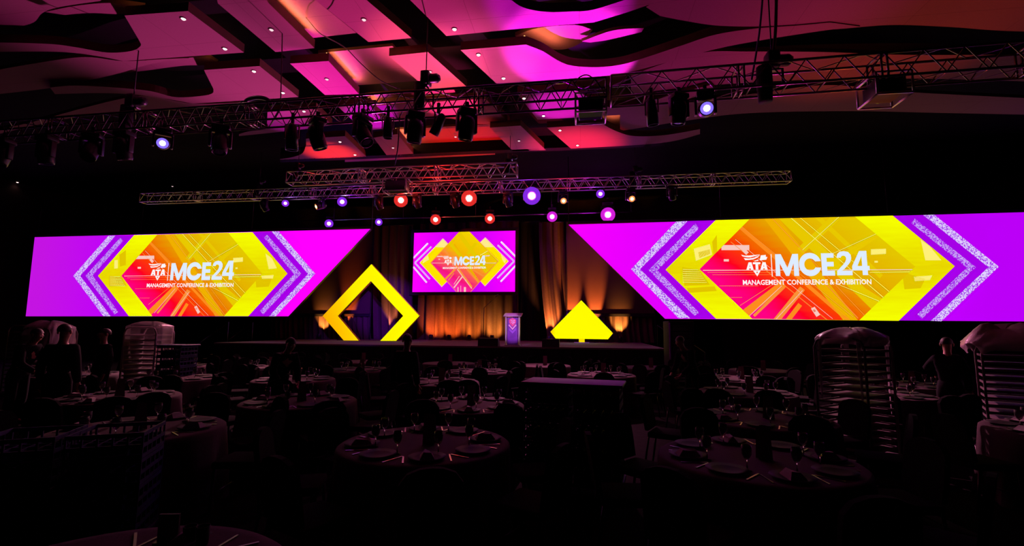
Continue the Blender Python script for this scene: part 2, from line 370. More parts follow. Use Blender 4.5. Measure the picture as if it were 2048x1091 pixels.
cove([(256, 35), (300, 31)], 5, aim=(-0.4, -0.5, 0.8))
cove([(760, 213), (900, 204)], 7, H + 0.2, aim=BACK)
cove([(985, 257), (1000, 256)], 7, aim=BACK)

# recessed downlights
GLOW = emat('downlight_lamp', (1.0, 0.62, 0.62), 6.0); GLOWD = emat('dim_downlight_lamp', (1.0, 0.7, 0.75), 1.1)
def downlight(px, py, z, label, bright=True):
    p = atz(px, py, z)
    t = thing('recessed_downlight', label, 'ceiling light', (p.x, p.y, z - 0.012), 0, 'recessed ceiling downlights')
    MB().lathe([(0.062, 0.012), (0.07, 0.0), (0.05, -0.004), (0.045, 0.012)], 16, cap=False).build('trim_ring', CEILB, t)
    MB().lathe([(0.001, -0.02), (0.03, -0.016), (0.045, 0.0), (0.045, 0.011)], 16).build('lamp', GLOW if bright else GLOWD, t)
    if bright: spot('downlight_beam', (p.x, p.y, z - 0.03), (p.x, p.y, 0), (1, 0.55, 0.5), 6, 120, 0.8, 0.04)
for a in [
    (367, 37, H, 'bright recessed downlight at the upper edge of the leftmost flat ceiling board'),
    (450, 97, H, 'bright recessed downlight in the lower right corner of the leftmost ceiling board'),
    (508, 142, H, 'bright recessed downlight at the upper right of the second board on the left'),
    (566, 185, H, 'bright recessed downlight near the right tip of the second board on the left'),
    (909, 58, H, 'bright recessed downlight on the pink left end of the uppermost wavy board'),
    (957, 109, H, 'upper recessed downlight on the big magenta wavy board'),
    (1007, 156, H, 'lower recessed downlight on the pink corner of the big magenta wavy board'),
    (1048, 196, H, 'recessed downlight seen through the truss beside the hanging projector'),
    (1087, 231, H, 'recessed downlight on the purple board just left of the hanging projector'),
    (1120, 260, H, 'upper recessed downlight on the red board right of the dark groove'),
    (1155, 290, H, 'lower recessed downlight on the red board right of the dark groove'),
    (710, 309, H, 'recessed downlight at the far tip of the lower left orange board'),
    (608, 222, H, 'recessed downlight on the purple board behind the left truss'),
    (680, 283, H, 'recessed downlight on the lower left orange board beside a moving head')]: downlight(*a)
for a in [
    (543, 59, H, 'dim round ceiling light on the dusky board left of the bright cove'),
    (728, 39, H + .2, 'oval ceiling light on the mauve board at the top middle'),
    (654, 158, H, 'oval ceiling light on the vivid magenta board'),
    (860, 143, H, 'oval ceiling light on the salmon board above the middle hoist'),
    (911, 273, H + .32, 'oval ceiling light on the brown red recessed board'),
    (1038, 281, H, 'oval ceiling light on the dark red board left of the right groove'),
    (786, 295, H, 'oval ceiling light on the small red board between the grooves'),
    (958, 222, H + .2, 'oval ceiling light on the pink board above the row of moving heads')]: downlight(*a, bright=False)
downlight(35, 364, ZT, 'small white ceiling light alone in the dark at far left')
downlight(345, 372, ZT, 'faint ceiling light in the dark above the left screen', bright=False)

# ------------------------------------------------------------------ stage
stage = thing('stage', 'long low stage with a grey deck and black skirt below the screens', 'stage', (-6.0, 22.4, 0))
SX0, SX1 = -15.2, 3.0
MB().box(((SX0 + SX1) / 2 + 6.0, 0, ST - 0.03), (SX1 - SX0, 8.8, 0.06)).build('deck', DECK, stage)
def pleat(x0, x1, y, z0, z1, amp, per, mbld=None, ytop=None, seed=1, skew=0.0, rows=8, thick=None):
    r = random.Random(seed); ph = [r.uniform(0, 6) for _ in range(4)]
    n = max(8, int((x1 - x0) / (per / 9))); vs = []; fs = []
    for j in range(rows + 1):
        t = j / rows; z = z0 + (z1 - z0) * t
        for i in range(n + 1):
            x = x0 + (x1 - x0) * i / n; u = x * 2 * PI / per
            d = math.sin(u + ph[0] + 0.6 * math.sin(u * 0.23 + ph[1]) + 0.15 * t * math.sin(u * .5)) + 0.45 * math.sin(u * 0.57 + ph[2] + 0.4 * t) + 0.25 * math.sin(u * 2.1 + ph[3])
            vs.append((x + skew * (1 - t) * (1 - t), y + d * amp * (1.0 - 0.35 * t), z))
    for j in range(rows):
        for i in range(n): a = j * (n + 1) + i; fs.append((a, a + 1, a + n + 2, a + n + 1))
    return (mbld or MB()).add(vs, fs, 0, True)
s = MB(); s.box((0, 0, 0), (0.01, 0.01, 0.01))
sk = pleat(SX0 + 6, SX1 + 6, -4.42, 0.0, ST - 0.06, 0.012, 0.22, seed=3, rows=2)
sk.build('skirt', BDRAPE, stage)
pl = MB()
for i in range(10):
    for j in (-3.9, 0.5, 3.9): pl.box((SX0 + 6.4 + i * (SX1 - SX0 - 0.8) / 9, j, (ST - 0.06) / 2), (0.08, 0.08, ST - 0.06))
pl.build('deck_support', BLKM, stage)

def stairs(name_label, x, sgn):
    t = thing('stage_stairs', name_label, 'stairs', (x, 19.6, 0))
    for k in range(5):
        z = ST - (k + 1) * ST / 6
        st = MB().box((sgn * (0.15 + 0.3 * k), 0, z - 0.02), (0.3, 1.5, 0.04)).build('tread', BLKM, t)
        MB().box((sgn * (0.3 * (k + 1) - 0.01), -0.02, z + 0.003), (0.025, 1.4, 0.008)).build('nosing', STEEL, st)
        MB().box((sgn * (0.3 * k + 0.01), 0, z - 0.11), (0.02, 1.5, 0.16)).build('riser', BLKM, t)
    for yy in (-0.78, 0.78):
        MB().tube([(sgn * 0.05, yy, ST - 0.2), (sgn * 0.05, yy, ST + 0.85), (sgn * 1.5, yy, 0.95), (sgn * 1.5, yy, 0.0)], 0.022, 8).build('handrail', BLKM, t)
    for yy in (-0.72, 0.72):
        MB().slab([(sgn * 0.0, yy, ST - 0.2), (sgn * 1.5, yy, 0.1), (sgn * 1.5, yy, 0.0), (sgn * 0.0, yy, 0.0)], (0, 0.04, 0)).build('stringer', BLKM, t)
stairs('black stage steps with bright nosings at the right end of the stage', SX1 + 0.01, 1)
stairs('black stage steps with a thin handrail at the left end of the stage', SX0 - 0.01, -1)

# ------------------------------------------------------------------ backdrop drapes
def drape(label, x0, x1, y, z0, z1, m, amp=0.12, per=0.55, seed=1, skew=0.0, cat='curtain', name='stage_drape'):
    t = thing(name, label, cat, ((x0 + x1) / 2, y, 0))
    MB_ = pleat(x0 - (x0 + x1) / 2, x1 - (x0 + x1) / 2, 0, z0, z1, amp, per, seed=seed, skew=skew)
    MB_.build('fabric', m, t)
    MB().tube([(x0 - (x0 + x1) / 2, 0, z1 + 0.03), (x1 - (x0 + x1) / 2, 0, z1 + 0.03)], 0.03, 8).build('hanging_pipe', BLKM, t)
    return t
YD = 26.6
def X(px, py, Y): return aty(px, py, Y).x
drape('pleated brown drape lit amber behind the lectern under the middle screen', X(836, 630, YD), X(1036, 630, YD), YD, ST, 7.9, DRAPE, 0.13, 0.62, 5)
drape('tall gathered drape washed purple between the left panel and the middle screen', X(743, 630, YD - 0.5), X(822, 630, YD - 0.5), YD - 0.5, ST, 7.7, DRAPE, 0.12, 0.5, 8, 0.25)
drape('black drape gap between the middle screen and the right amber drape', X(1034, 630, YD + .3), X(1080, 630, YD + .3), YD + .3, ST, 7.9, BDRAPE, 0.1, 0.5, 9)
drape('gathered drape pulled to the right with long diagonal folds lit amber', X(1078, 630, YD - .8), X(1133, 630, YD - .8), YD - .8, ST, 7.6, DRAPE, 0.12, 0.42, 11, 0.5)
YT = 25.4
def taut(label, pxa, pxb, seed):
    xa, xb = X(pxa, 630, YT), X(pxb, 630, YT); zb = aty((pxa + pxb) / 2, 629, YT).z
    t = thing('scrim_panel', label, 'backdrop panel', ((xa + xb) / 2, YT, 0)); hw = (xb - xa) / 2
    MB().box((0, 0, (zb + 7.5) / 2 + 0.04), (xb - xa - 0.06, 0.03, 7.5 - zb - 0.06)).build('scrim', TAUT, t)
    fr = MB()
    for sx in (-hw, hw): fr.box((sx, 0.0, (ST + 7.55) / 2), (0.05, 0.07, 7.55 - ST))
    fr.box((0, 0, 7.52), (2 * hw, 0.07, 0.06)).build('frame', BLKM, t)
    MB().box((0, -0.05, zb - 0.02), (2 * hw, 0.08, 0.14)).build('cross_rail', BLKM, t)
    pleat(-hw + 0.05, hw - 0.05, 0.06, ST, zb - 0.05, 0.07, 0.3, seed=seed, rows=5, skew=0.1).build('lower_curtain', DRAPE, t)
taut('tall stretched brown fabric panel with black rail behind the hollow diamond', 545, 741, 21)
taut('tall stretched brown fabric panel with black rail behind the solid yellow shape', 1134, 1310, 22)

# uplights on the stage floor against the drapes
UPL = {}
def uplight(px, py, Y, label, col, watts, deg, up=3.0, back=0.55, blend=0.8):
    p = aty(px, py, Y); x = p.x
    if 'o' not in UPL:
        t = thing('floor_uplight', label, 'stage light', (x, Y, ST), 0, 'floor uplights along the drapes')
        MB().box((0, 0, 0.012), (0.26, 0.2, 0.024), bev=0.006).build('base_plate', BLKM, t)
        yk = MB()
        for sx in (-0.13, 0.13): yk.box((sx, 0, 0.11), (0.015, 0.04, 0.2))
        yk.box((0, 0, 0.03), (0.27, 0.04, 0.015)).build('yoke', BLKM, t)
        M = Matrix.Translation((0, 0, 0.2)) @ Matrix.Rotation(math.radians(-10), 4, 'X')
        hd = MB().lathe([(0.04, -0.14), (0.10, -0.12), (0.11, 0.08), (0.105, 0.09), (0.09, 0.06)], 16, M).build('lamp_head', BLKM, t)
        MB().lathe([(0.001, 0.05), (0.09, 0.055), (0.09, 0.06), (0.001, 0.058)], 14, M, cap=False).build('lens', mat('amber_lens', (0.5, 0.3, 0.1), 0.1, noise=0.05), hd)
        UPL['o'] = t
    else: dup(UPL['o'], (x, Y, ST), 0, label)
    spot('uplight_beam', (x, Y, ST + 0.33), (x, Y + back, ST + 0.33 + up), col, watts * 16, deg, blend, 0.04)
AMB = (1.0, 0.34, 0.06); RED = (1.0, 0.16, 0.02)
uplight(638, 670, YT - 0.45, 'small black floor uplight left of the hollow diamond under the left panel', AMB, 55, 64, 0.75, 0.5)
uplight(690, 670, YT - 0.45, 'small black floor uplight seen through the hollow diamond', RED, 150, 34, 1.8, 0.5)
uplight(773, 672, YD - 1.1, 'small black floor uplight behind the right arm of the diamond', (1.0, 0.30, 0.16), 60, 44, 1.5, 0.6)
for i, px in enumerate((862, 898, 938, 984)):
    uplight(px, 675, YD - 0.85, 'small black floor uplight under the middle screen, %s from the left' % ('first', 'second', 'third', 'fourth')[i], (RED, RED, (1.0, .24, .03), AMB)[i], (30, 26, 22, 24)[i], 100, 0.5, 0.8)
uplight(1098, 672, YD - 1.45, 'small black floor uplight at the foot of the diagonal amber drape', (1.0, .26, .06), 120, 58, 1.0, 0.6)
uplight(1143, 672, YT - 0.5, 'small black floor uplight hidden behind the left half of the yellow shape', (1.0, 0.20, 0.04), 330, 30, 1.9, 0.5)
uplight(1192, 672, YT - 0.5, 'small black floor uplight hidden behind the right half of the yellow shape', (1.0, 0.20, 0.04), 330, 30, 1.9, 0.5)
uplight(1241, 672, YT - 0.42, 'small black floor uplight right of the yellow shape', AMB, 60, 64, 0.75, 0.5)

# ------------------------------------------------------------------ screens
MAG = emat('screen_magenta', lin((222, 0, 252)), 1.0)
YEL = emat('screen_yellow', lin((250, 232, 0)), 1.0)
SPK = especkle('screen_speckle', (225, 210, 255), (165, 60, 235), 26, 0.47)
SPK2 = especkle('screen_speckle_soft', (205, 170, 250), (160, 20, 230), 30, 0.5)
WHITE = emat('screen_white', lin((222, 236, 255)), 1.0)
WHT2 = emat('screen_pure_white', lin((252, 248, 250)), 1.0)
ROAD = emat('screen_road', lin((240, 176, 0)), 1.0); ROAD2 = emat('screen_road_pale', lin((250, 145, 55)), 1.0)
ROAD3 = emat('screen_road_edge', lin((255, 140, 30)), 1.0); ROADY = emat('screen_road_yellow', lin((232, 200, 0)), 1.0)
DKOR = emat('screen_dark_orange', lin((225, 90, 10)), 1.0); PINKW = emat('screen_pale_pink', lin((250, 200, 190)), 1.0)
PALEY = emat('screen_pale_yellow', lin((255, 240, 120)), 1.0); DYEL = emat('screen_deep_yellow', lin((226, 196, 0)), 1.0)

def seg_poly(p0, p1, wd):
    p0 = Vector(p0); p1 = Vector(p1); d = (p1 - p0).normalized(); n = Vector((-d.y, d.x)) * wd / 2
    return [tuple(p0 + n), tuple(p1 + n), tuple(p1 - n), tuple(p0 - n)]
def clip(poly, hull):
    """clip polygon to a convex hull (both lists of 2d)"""
    area = sum(hull[i][0] * hull[(i + 1) % len(hull)][1] - hull[(i + 1) % len(hull)][0] * hull[i][1] for i in range(len(hull)))
    sgn = 1 if area > 0 else -1; out = list(poly)
    for i in range(len(hull)):
        a = hull[i]; b = hull[(i + 1) % len(hull)]; inp = out; out = []
        if not inp: break
        side = lambda p: sgn * ((b[0] - a[0]) * (p[1] - a[1]) - (b[1] - a[1]) * (p[0] - a[0]))
        for j in range(len(inp)):
            p = inp[j]; q = inp[(j + 1) % len(inp)]; sp, sq = side(p), side(q)
            if sp >= 0: out.append(p)
            if (sp >= 0) != (sq >= 0): t = sp / (sp - sq); out.append((p[0] + t * (q[0] - p[0]), p[1] + t * (q[1] - p[1])))
    return out
LOGO = []   # logo pieces in drawing units: x 218..1712, y 135..497 (down)
def lg(*p): LOGO.append(list(p))
lg((622, 158), (690, 158), (690, 262), (672, 262), (672, 400), (618, 400)); lg((672, 158), (690, 158), (760, 310), (775, 400), (740, 400), (672, 262))
lg((760, 310), (825, 158), (845, 158), (845, 262), (835, 262), (775, 400), (750, 380)); lg((825, 158), (893, 158), (893, 400), (835, 400), (835, 262))
_o = [(1028 + 130 * math.cos(a), 276 - 128 * math.sin(a)) for a in [math.radians(16 + i * 328 / 28) for i in range(29)]]
_i = [(1028 + 68 * math.cos(a), 276 - 66 * math.sin(a)) for a in [math.radians(30 + i * 300 / 28) for i in range(29)]]
for k in range(28): lg(_o[k], _o[k + 1], _i[k + 1], _i[k])
lg((1160, 155), (1222, 155), (1222, 400), (1160, 400)); lg((1222, 155), (1305, 155), (1305, 205), (1222, 205)); lg((1222, 250), (1300, 250), (1300, 300), (1222, 300)); lg((1222, 346), (1308, 346), (1308, 400), (1222, 400))
_a = [(1338, 205), (1348, 165), (1378, 142), (1425, 134), (1475, 145), (1503, 178), (1505, 215), (1490, 255), (1460, 290), (1425, 322), (1395, 346)]
_b = [(1385, 206), (1392, 192), (1402, 186), (1422, 184), (1438, 192), (1446, 206), (1446, 222), (1436, 248), (1414, 276), (1375, 312), (1334, 352)]
for k in range(10): lg(_a[k], _a[k + 1], _b[k + 1], _b[k])
lg((1334, 348), (1508, 348), (1508, 397), (1332, 397))
lg((1622, 135), (1682, 135), (1682, 397), (1622, 397)); lg((1508, 298), (1705, 298), (1705, 346), (1508, 346)); lg((1600, 135), (1650, 135), (1568, 300), (1508, 300))
for dx in (0, 168):
    lg((270 + dx, 328), (300 + dx, 245), (318 + dx, 245), (303 + dx, 328)); lg((308 + dx, 245), (336 + dx, 245), (357 + dx, 328), (325 + dx, 328)); lg((298 + dx, 296), (330 + dx, 296), (330 + dx, 312), (298 + dx, 312)); lg((312 + dx, 245), (322 + dx, 245), (325 + dx, 268), (305 + dx, 268))
lg((352, 245), (442, 245), (442, 266), (352, 266)); lg((382, 266), (414, 266), (414, 328), (382, 328))
lg((350, 338), (440, 338), (397, 402))
_sw = spline([(215, 158), (270, 170), (350, 166), (440, 158)], 4); _sw2 = spline([(232, 178), (300, 190), (360, 182), (440, 160)], 4)
for k in range(len(_sw) - 1): lg(_sw[k], _sw[k + 1], _sw2[k + 1], _sw2[k])
_sw = spline([(245, 196), (310, 202), (380, 190), (438, 164)], 4); _sw2 = spline([(262, 220), (330, 216), (390, 202), (436, 172)], 4)
for k in range(len(_sw) - 1): lg(_sw[k], _sw[k + 1], _sw2[k + 1], _sw2[k])
lg((452, 168), (512, 164), (510, 186), (530, 188), (514, 218), (434, 224)); lg((372, 228), (420, 214), (420, 230), (372, 234))
lg((570, 157), (580, 157), (580, 405), (570, 405))
def star(cx, cy, r): return [(cx + (r if k % 2 == 0 else r * 0.4) * math.sin(k * PI / 5), cy - (r if k % 2 == 0 else r * 0.4) * math.cos(k * PI / 5)) for k in range(10)]

_tx = {}
def text_mesh(txt):
    if txt in _tx: return _tx[txt]
    cu = bpy.data.curves.new('lettering', 'FONT'); cu.body = txt; cu.size = 1; cu.offset = 0.022; cu.resolution_u = 2; cu.space_character = 1.02
    ob = bpy.data.objects.new('lettering', cu); COL.objects.link(ob)
    dg = bpy.context.evaluated_depsgraph_get(); me = ob.evaluated_get(dg).to_mesh()
    vs = [tuple(v.co) for v in me.vertices]; fs = [tuple(p.vertices) for p in me.polygons]
    ob.evaluated_get(dg).to_mesh_clear(); bpy.data.objects.remove(ob); bpy.data.curves.remove(cu)
    x0 = min(v[0] for v in vs); x1 = max(v[0] for v in vs); y0 = min(v[1] for v in vs if True); y1 = max(v[1] for v in vs)
    _tx[txt] = ([((v[0] - x0) / (x1 - x0), (v[1] - y0) / (y1 - y0)) for v in vs], fs); return _tx[txt]

class Screen:
    """flat picture layers in the plane of the screen; layer k stands k * 1.5 mm in front of the last"""
    def __init__(s, Y, org): s.Y = Y; s.o = org; s.mb = MB(); s.ms = []; s.k = 0
    def uv(s, p): q = aty(p[0], p[1], s.Y); return (q.x - s.o.x, q.z - s.o.z)
    def mi(s, m):
        if m not in s.ms: s.ms.append(m)
        return s.ms.index(m)
    def uvpoly(s, pts, m, k):
        if len(pts) < 3: return
        s.mb.add([(u, -0.012 - 0.0015 * k, v) for u, v in pts], [tuple(range(len(pts)))], s.mi(m))
    def poly(s, px, m, k): s.uvpoly([s.uv(p) for p in px], m, k)
    def line(s, p0, p1, wpx, m, k, hull):
        s.uvpoly(clip([s.uv(p) for p in seg_poly(p0, p1, wpx)], [s.uv(p) for p in hull]), m, k)
    def logo(s, tl, br, m, sub_m, k, star_m):
        """tl, br: px of the lettering's (618,135) and (1705,400) corners"""
        a = s.uv(tl); b = s.uv(br); sx = (b[0] - a[0]) / (1705 - 618); sy = (b[1] - a[1]) / (400 - 135)
        f = lambda p: (a[0] + (p[0] - 618) * sx, a[1] + (p[1] - 135) * sy)
        for q in LOGO: s.uvpoly([f(p) for p in q], m if max(p[0] for p in q) > 600 else WHT2, k)
        s.uvpoly([f(p) for p in star(397, 358, 15)], star_m, k + 1)
        vs, fs = text_mesh('MANAGEMENT CONFERENCE & EXHIBITION')
        c0 = f((220, 497)); c1 = f((1712, 440))
        s.mb.add([(c0[0] + x * (c1[0] - c0[0]), -0.012 - 0.0015 * k, c0[1] + y * (c1[1] - c0[1])) for x, y in vs], fs, s.mi(sub_m))
    def finish(s, parent, name='display'):
        return s.mb.build(name, s.ms, parent)

def grad_or(name, w_):
    return escreen(name, [(0.0, (255, 0, 130)), (0.17, (255, 0, 30)), (0.32, (252, 60, 0)), (0.46, (238, 120, 0)), (0.62, (230, 165, 0)), (1.0, (228, 200, 0))], (0.62, 0, 0.78), -w_, w_, 0.10, (0.5, 1, 5.0))
def yellow_mat(name, w_):
    return escreen(name, [(0.0, (246, 255, 0)), (0.5, (232, 214, 0)), (1.0, (246, 255, 0))], (0, 0, 1), -w_, w_, 0.35, (0.8, 1, 6.0))

def banner(side, Y, outline, content, label):
    """a long LED wall"""
    og = aty(*content['c'], Y); pl = [aty(x, y, Y) for x, y in outline]
    t = thing('led_screen', label, 'screen', (og.x, Y, og.z))
    s = Screen(Y, og)
    MB().slab([(p.x - og.x, 0, p.z - og.z) for p in pl], (0, 0.16, 0)).build('cabinet', BLKM, t)
    left_m = escreen('screen_magenta_field_' + side, content['bg'], (1, 0, 0), *content['bgr'], 0.05, (0.3, 1, 0.3))
    s.poly(outline, left_m, 0)
    C = content
    s.poly(C['deep'], emat('screen_deep_purple', lin((165, 0, 230)), 1.0), 1)
    s.poly(C['yel'], yellow_mat('screen_yellow_' + side, 2.1), 2)
    for p, m in C['truck']: s.poly(p, m, 3)
    s.poly(C['dia'], grad_or('screen_sunset_' + side, 2.6), 4)
    hull = C['dia']
    f = C['map']
    for a, b, w_, m in C['roads']: s.line(f(a), f(b), w_ * C['sc'], m, 5, hull)
    for a, b, w_, m in C['lines']: s.line(f(a), f(b), w_ * C['sc'], m, 6, hull)
    for q, m in C['bits']: s.poly([f(p) for p in q], m, 7)
    for q, m in C['chev']: s.poly(q, m, 3)
    s.logo(C['l0'], C['l1'], WHITE, WHT2, 9, DKOR)
    s.finish(t)
    # frame the wall hangs from
    top = MB(); a = pl[0]; b = pl[1]
    top.tube([(a.x - og.x, 0.12, a.z - og.z + 0.12), (b.x - og.x, 0.12, b.z - og.z + 0.12)], 0.05, 8)
    n = 9
    for i in range(n + 1):
        x = a.x + (b.x - a.x) * i / n - og.x; z = a.z + (b.z - a.z) * i / n - og.z
        top.tube([(x, 0.12, (ZT - og.z) if i % 3 == 0 else z + 0.12), (x, 0.12, z - 0.02)], 0.02, 6)
    top.build('hanging_bar', BLKM, t)
    return t
Zm = lambda x, y: (1100 + x / 2.16, 400 + y / 2.16)      # notes taken on an enlarged view of the right screen
R_ROADS = [((1000, 60), (1420, 470), 46, ROADY), ((940, 60), (1330, 560), 50, ROAD), ((1120, 40), (1430, 330), 20, ROADY), ((1250, 60), (1080, 220), 34, ROADY), ((1440, 130), (1180, 300), 26, ROADY),
           ((1010, 360), (800, 520), 34, ROAD3), ((1090, 380), (960, 540), 26, ROAD2), ((1010, 375), (880, 500), 12, ROAD2), ((790, 90), (1300, 530), 16, ROAD3), ((1260, 330), (1500, 480), 22, ROADY), ((1080, 450), (1010, 540), 20, ROAD3)]
R_LINES = [((780, 180), (1200, 520), 3, ROAD2), ((800, 170), (1220, 512), 1.6, PINKW), ((820, 110), (1310, 505), 2, ROAD2), ((950, 70), (1360, 500), 2.2, ROAD2), ((1020, 60), (1450, 430), 2.5, PALEY), ((1060, 60), (1470, 400), 1.6, PALEY),
           ((660, 303), (1570, 300), 3.0, PINKW), ((680, 312), (1000, 312), 1.4, ROAD2), ((1380, 312), (1570, 309), 2.0, PALEY), ((700, 322), (960, 322), 1.4, ROAD2), ((860, 500), (1000, 370), 2.4, PINKW), ((820, 455), (960, 365), 2.0, ROAD2),
           ((740, 205), (860, 205), 22, PINKW), ((1200, 240), (1420, 140), 1.6, PALEY), ((1090, 215), (1250, 70), 2.2, PALEY), ((970, 520), (1090, 390), 2.5, PINKW), ((1170, 340), (1330, 510), 4, ROAD2), ((1210, 350), (1430, 440), 2, PALEY), ((740, 420), (830, 420), 1.5, ROAD2), ((730, 370), (900, 370), 1.5, ROAD2)]
R_BITS = [([(1385, 212), (1450, 210), (1450, 232), (1385, 236)], PALEY), ([(1400, 262), (1415, 262), (1415, 270), (1400, 270)], PALEY), ([(750, 255), (772, 255), (772, 265), (750, 265)], PINKW),
          ([(1126, 468), (1142, 460), (1166, 494), (1150, 504)], PINKW), ([(1134, 474), (1142, 470), (1148, 480), (1140, 484)], DKOR), ([(828, 218), (842, 210), (858, 226), (846, 236)], PINKW)]
def chev_band(a0, a1, a2, b2, b1, b0): return [a0, a1, a2, b2, b1, b0]
RS = dict(c=(1620, 536), bg=[(0.0, (248, 0, 255)), (0.45, (198, 0, 246)), (1.0, (186, 0, 246))], bgr=(-10, 7), map=lambda p: Zm(*p), sc=1 / 2.16,
    deep=[(1364, 442), (1862, 430), (1978, 534), (1872, 641), (1368, 636), (1272, 538)],
    yel=[(1431, 440), (1785, 431), (1909, 532), (1797, 641), (1432, 637), (1331, 539)],
    dia=[(1499, 438), (1709, 433), (1830, 533), (1718, 640), (1504, 637), (1399, 538)],
    truck=[([Zm(*p) for p in q], m) for q, m in [
        ([(570, 290), (645, 300), (690, 365), (580, 370)], DYEL), ([(620, 210), (690, 190), (700, 235), (630, 262)], PALEY), ([(640, 225), (690, 212), (692, 232), (645, 250)], DYEL),
        ([(1600, 170), (1640, 200), (1690, 260), (1620, 260)], PALEY), ([(1520, 310), (1620, 340), (1600, 380), (1530, 385)], DYEL), ([(700, 180), (720, 150), (722, 240), (706, 240)], DYEL), ([(590, 380), (710, 372), (720, 392), (600, 400)], DYEL), ([(1570, 330), (1650, 325), (1640, 345), (1575, 350)], PALEY)]]
        + [([Zm(573, 298 + 9 * i), Zm(640 + 6 * i, 300 + 9 * i), Zm(642 + 6 * i, 302 + 9 * i), Zm(573, 301 + 9 * i)], PALEY) for i in range(7)],
    roads=R_ROADS, lines=R_LINES, bits=R_BITS,
    chev=[([(1352, 443), (1262, 538), (1357, 636), (1380, 636), (1280, 538), (1375, 442)], SPK), ([(1391, 446), (1297, 540), (1389, 631), (1398, 625), (1315, 540), (1397, 457)], SPK2),
          ([(1829, 437), (1933, 535), (1834, 629), (1843, 637), (1951, 534), (1822, 445)][0:0] or [(1829, 437), (1951, 534), (1843, 637), (1834, 628), (1933, 535), (1822, 446)], SPK2),
          ([(1868, 429), (1997, 533), (1882, 642), (1861, 641), (1976, 534), (1846, 430)], SPK)],
    l0=(1548.6, 504), l1=(1739.7, 550.3))
banner('right', 21.0, [(1137, 449), (2150, 421.5), (2150, 643), (1330, 637)], RS, 'wide glowing LED screen right of the stage with purple ends and yellow hexagon')
Zl = lambda x, y: (x / 3.012, 420 + y / 3.012)
def l_map(p):   # right-screen notes -> left-screen pixels, by the two hexagons
    u = (p[0] - 645) / (1578 - 645); v = (p[1] - 82) / (515 - 82)
    return (244.5 + u * (525 - 244.5), (468.5 - u * 3.5) + v * (631.5 - 468.5 + u * 3.5))
LS = dict(c=(385, 549), bg=[(0.0, (196, 20, 226)), (0.3, (192, 0, 250)), (0.65, (205, 0, 250)), (1.0, (255, 0, 255))], bgr=(-9, 6), map=l_map, sc=0.3,
    deep=[Zl(*p) for p in [(690, 155), (1660, 130), (1885, 385), (1645, 638), (640, 638), (455, 395)]],
    yel=[Zl(*p) for p in [(810, 150), (1522, 133), (1733, 382), (1497, 638), (778, 638), (592, 395)]],
    dia=[Zl(*p) for p in [(950, 147), (1375, 135), (1582, 382), (1350, 638), (920, 638), (733, 395)]],
    truck=[([Zl(*p) for p in q], m) for q, m in [([(660, 395), (735, 400), (765, 455), (660, 460)], DYEL), ([(720, 270), (760, 240), (760, 330), (725, 340)], DYEL), ([(1600, 260), (1640, 290), (1670, 350), (1620, 355)], PALEY), ([(1540, 400), (1640, 410), (1620, 460), (1545, 465)], DYEL), ([(690, 300), (712, 300), (712, 350), (690, 352)], PALEY), ([(1575, 395), (1650, 390), (1645, 412), (1580, 414)], PALEY)]]
        + [([Zl(664, 398 + 9 * i), Zl(725 + 5 * i, 400 + 9 * i), Zl(727 + 5 * i, 402.5 + 9 * i), Zl(664, 401 + 9 * i)], PALEY) for i in range(7)],
    roads=R_ROADS, lines=R_LINES, bits=R_BITS,
    chev=[([Zl(*p) for p in q], m) for q, m in [
        ([(655, 155), (443, 395), (625, 638), (668, 638), (485, 395), (697, 154)], SPK), ([(727, 165), (517, 395), (692, 627), (713, 612), (560, 393), (743, 185)], SPK2),
        ([(1610, 148), (1815, 382), (1587, 627), (1567, 606), (1772, 385), (1592, 166)], SPK2), ([(1680, 128), (1900, 382), (1663, 638), (1622, 638), (1857, 384), (1637, 128)], SPK)]],
    l0=(344, 522.6), l1=(467.6, 559.3))
banner('left', 21.0, [(70, 474), (741, 457.5), (577, 632), (52, 632)], LS, 'wide glowing LED screen left of the stage with purple ends and yellow hexagon')

# middle screen
YC = 26.0
og = aty(929, 524, YC); t = thing('projection_screen', 'small glowing screen hung high at the centre of the stage', 'screen', (og.x, YC, og.z))
s = Screen(YC, og); W = [(828, 466), (1031, 461), (1031, 583), (825.5, 584.6)]
wuv = [s.uv(p) for p in W]; x0, x1 = wuv[3][0] - 0.02, wuv[1][0]; z0, z1 = wuv[2][1], wuv[1][1]
fr = MB()
for cx, cz, dx, dz in ((0, z1 + .09, x1 - x0 + .36, .18), (0, z0 - .09, x1 - x0 + .36, .18)): fr.box(((x0 + x1) / 2, 0.03, cz), (dx, 0.12, dz))
for cx in (x0 - .09, x1 + .09): fr.box((cx, 0.03, (z0 + z1) / 2), (.18, 0.12, z1 - z0))
fr.build('frame', BLKM, t)
MB().box(((x0 + x1) / 2, 0.05, (z0 + z1) / 2), (x1 - x0, 0.08, z1 - z0)).build('backing', BLK, t)
for cx in (x0 + .5, x1 - .5): MB().tube([(cx, 0.05, z1 + 0.15), (cx, 0.05, ZT - og.z)], 0.012, 6).build('suspension_cable', BLKM, t)
RECT = [(x0, z0), (x1, z0), (x1, z1), (x0, z1)]
s.uvpoly(RECT, escreen('screen_magenta_middle', [(0, (250, 0, 255)), (0.5, (190, 0, 245)), (1, (250, 0, 255))], (1, 0, 0), -3, 3), 0)
Zc = lambda x, y: (820 + x / 7.273, 450 + y / 7.273)
def cpoly(q, m, k): s.uvpoly(clip([s.uv(Zc(*p)) for p in q], RECT), m, k)
def cline(a, b, wd, m, k, hull=None):
    q = [s.uv(Zc(*p)) for p in seg_poly(a, b, wd)]; q = clip(q, RECT)
    if hull: q = clip(q, [s.uv(Zc(*p)) for p in hull])
    s.uvpoly(q, m, k)
LAV = emat('screen_lavender', lin((222, 170, 255)), 1.0); LAV2 = emat('screen_lavender_pale', lin((240, 210, 255)), 1.0)
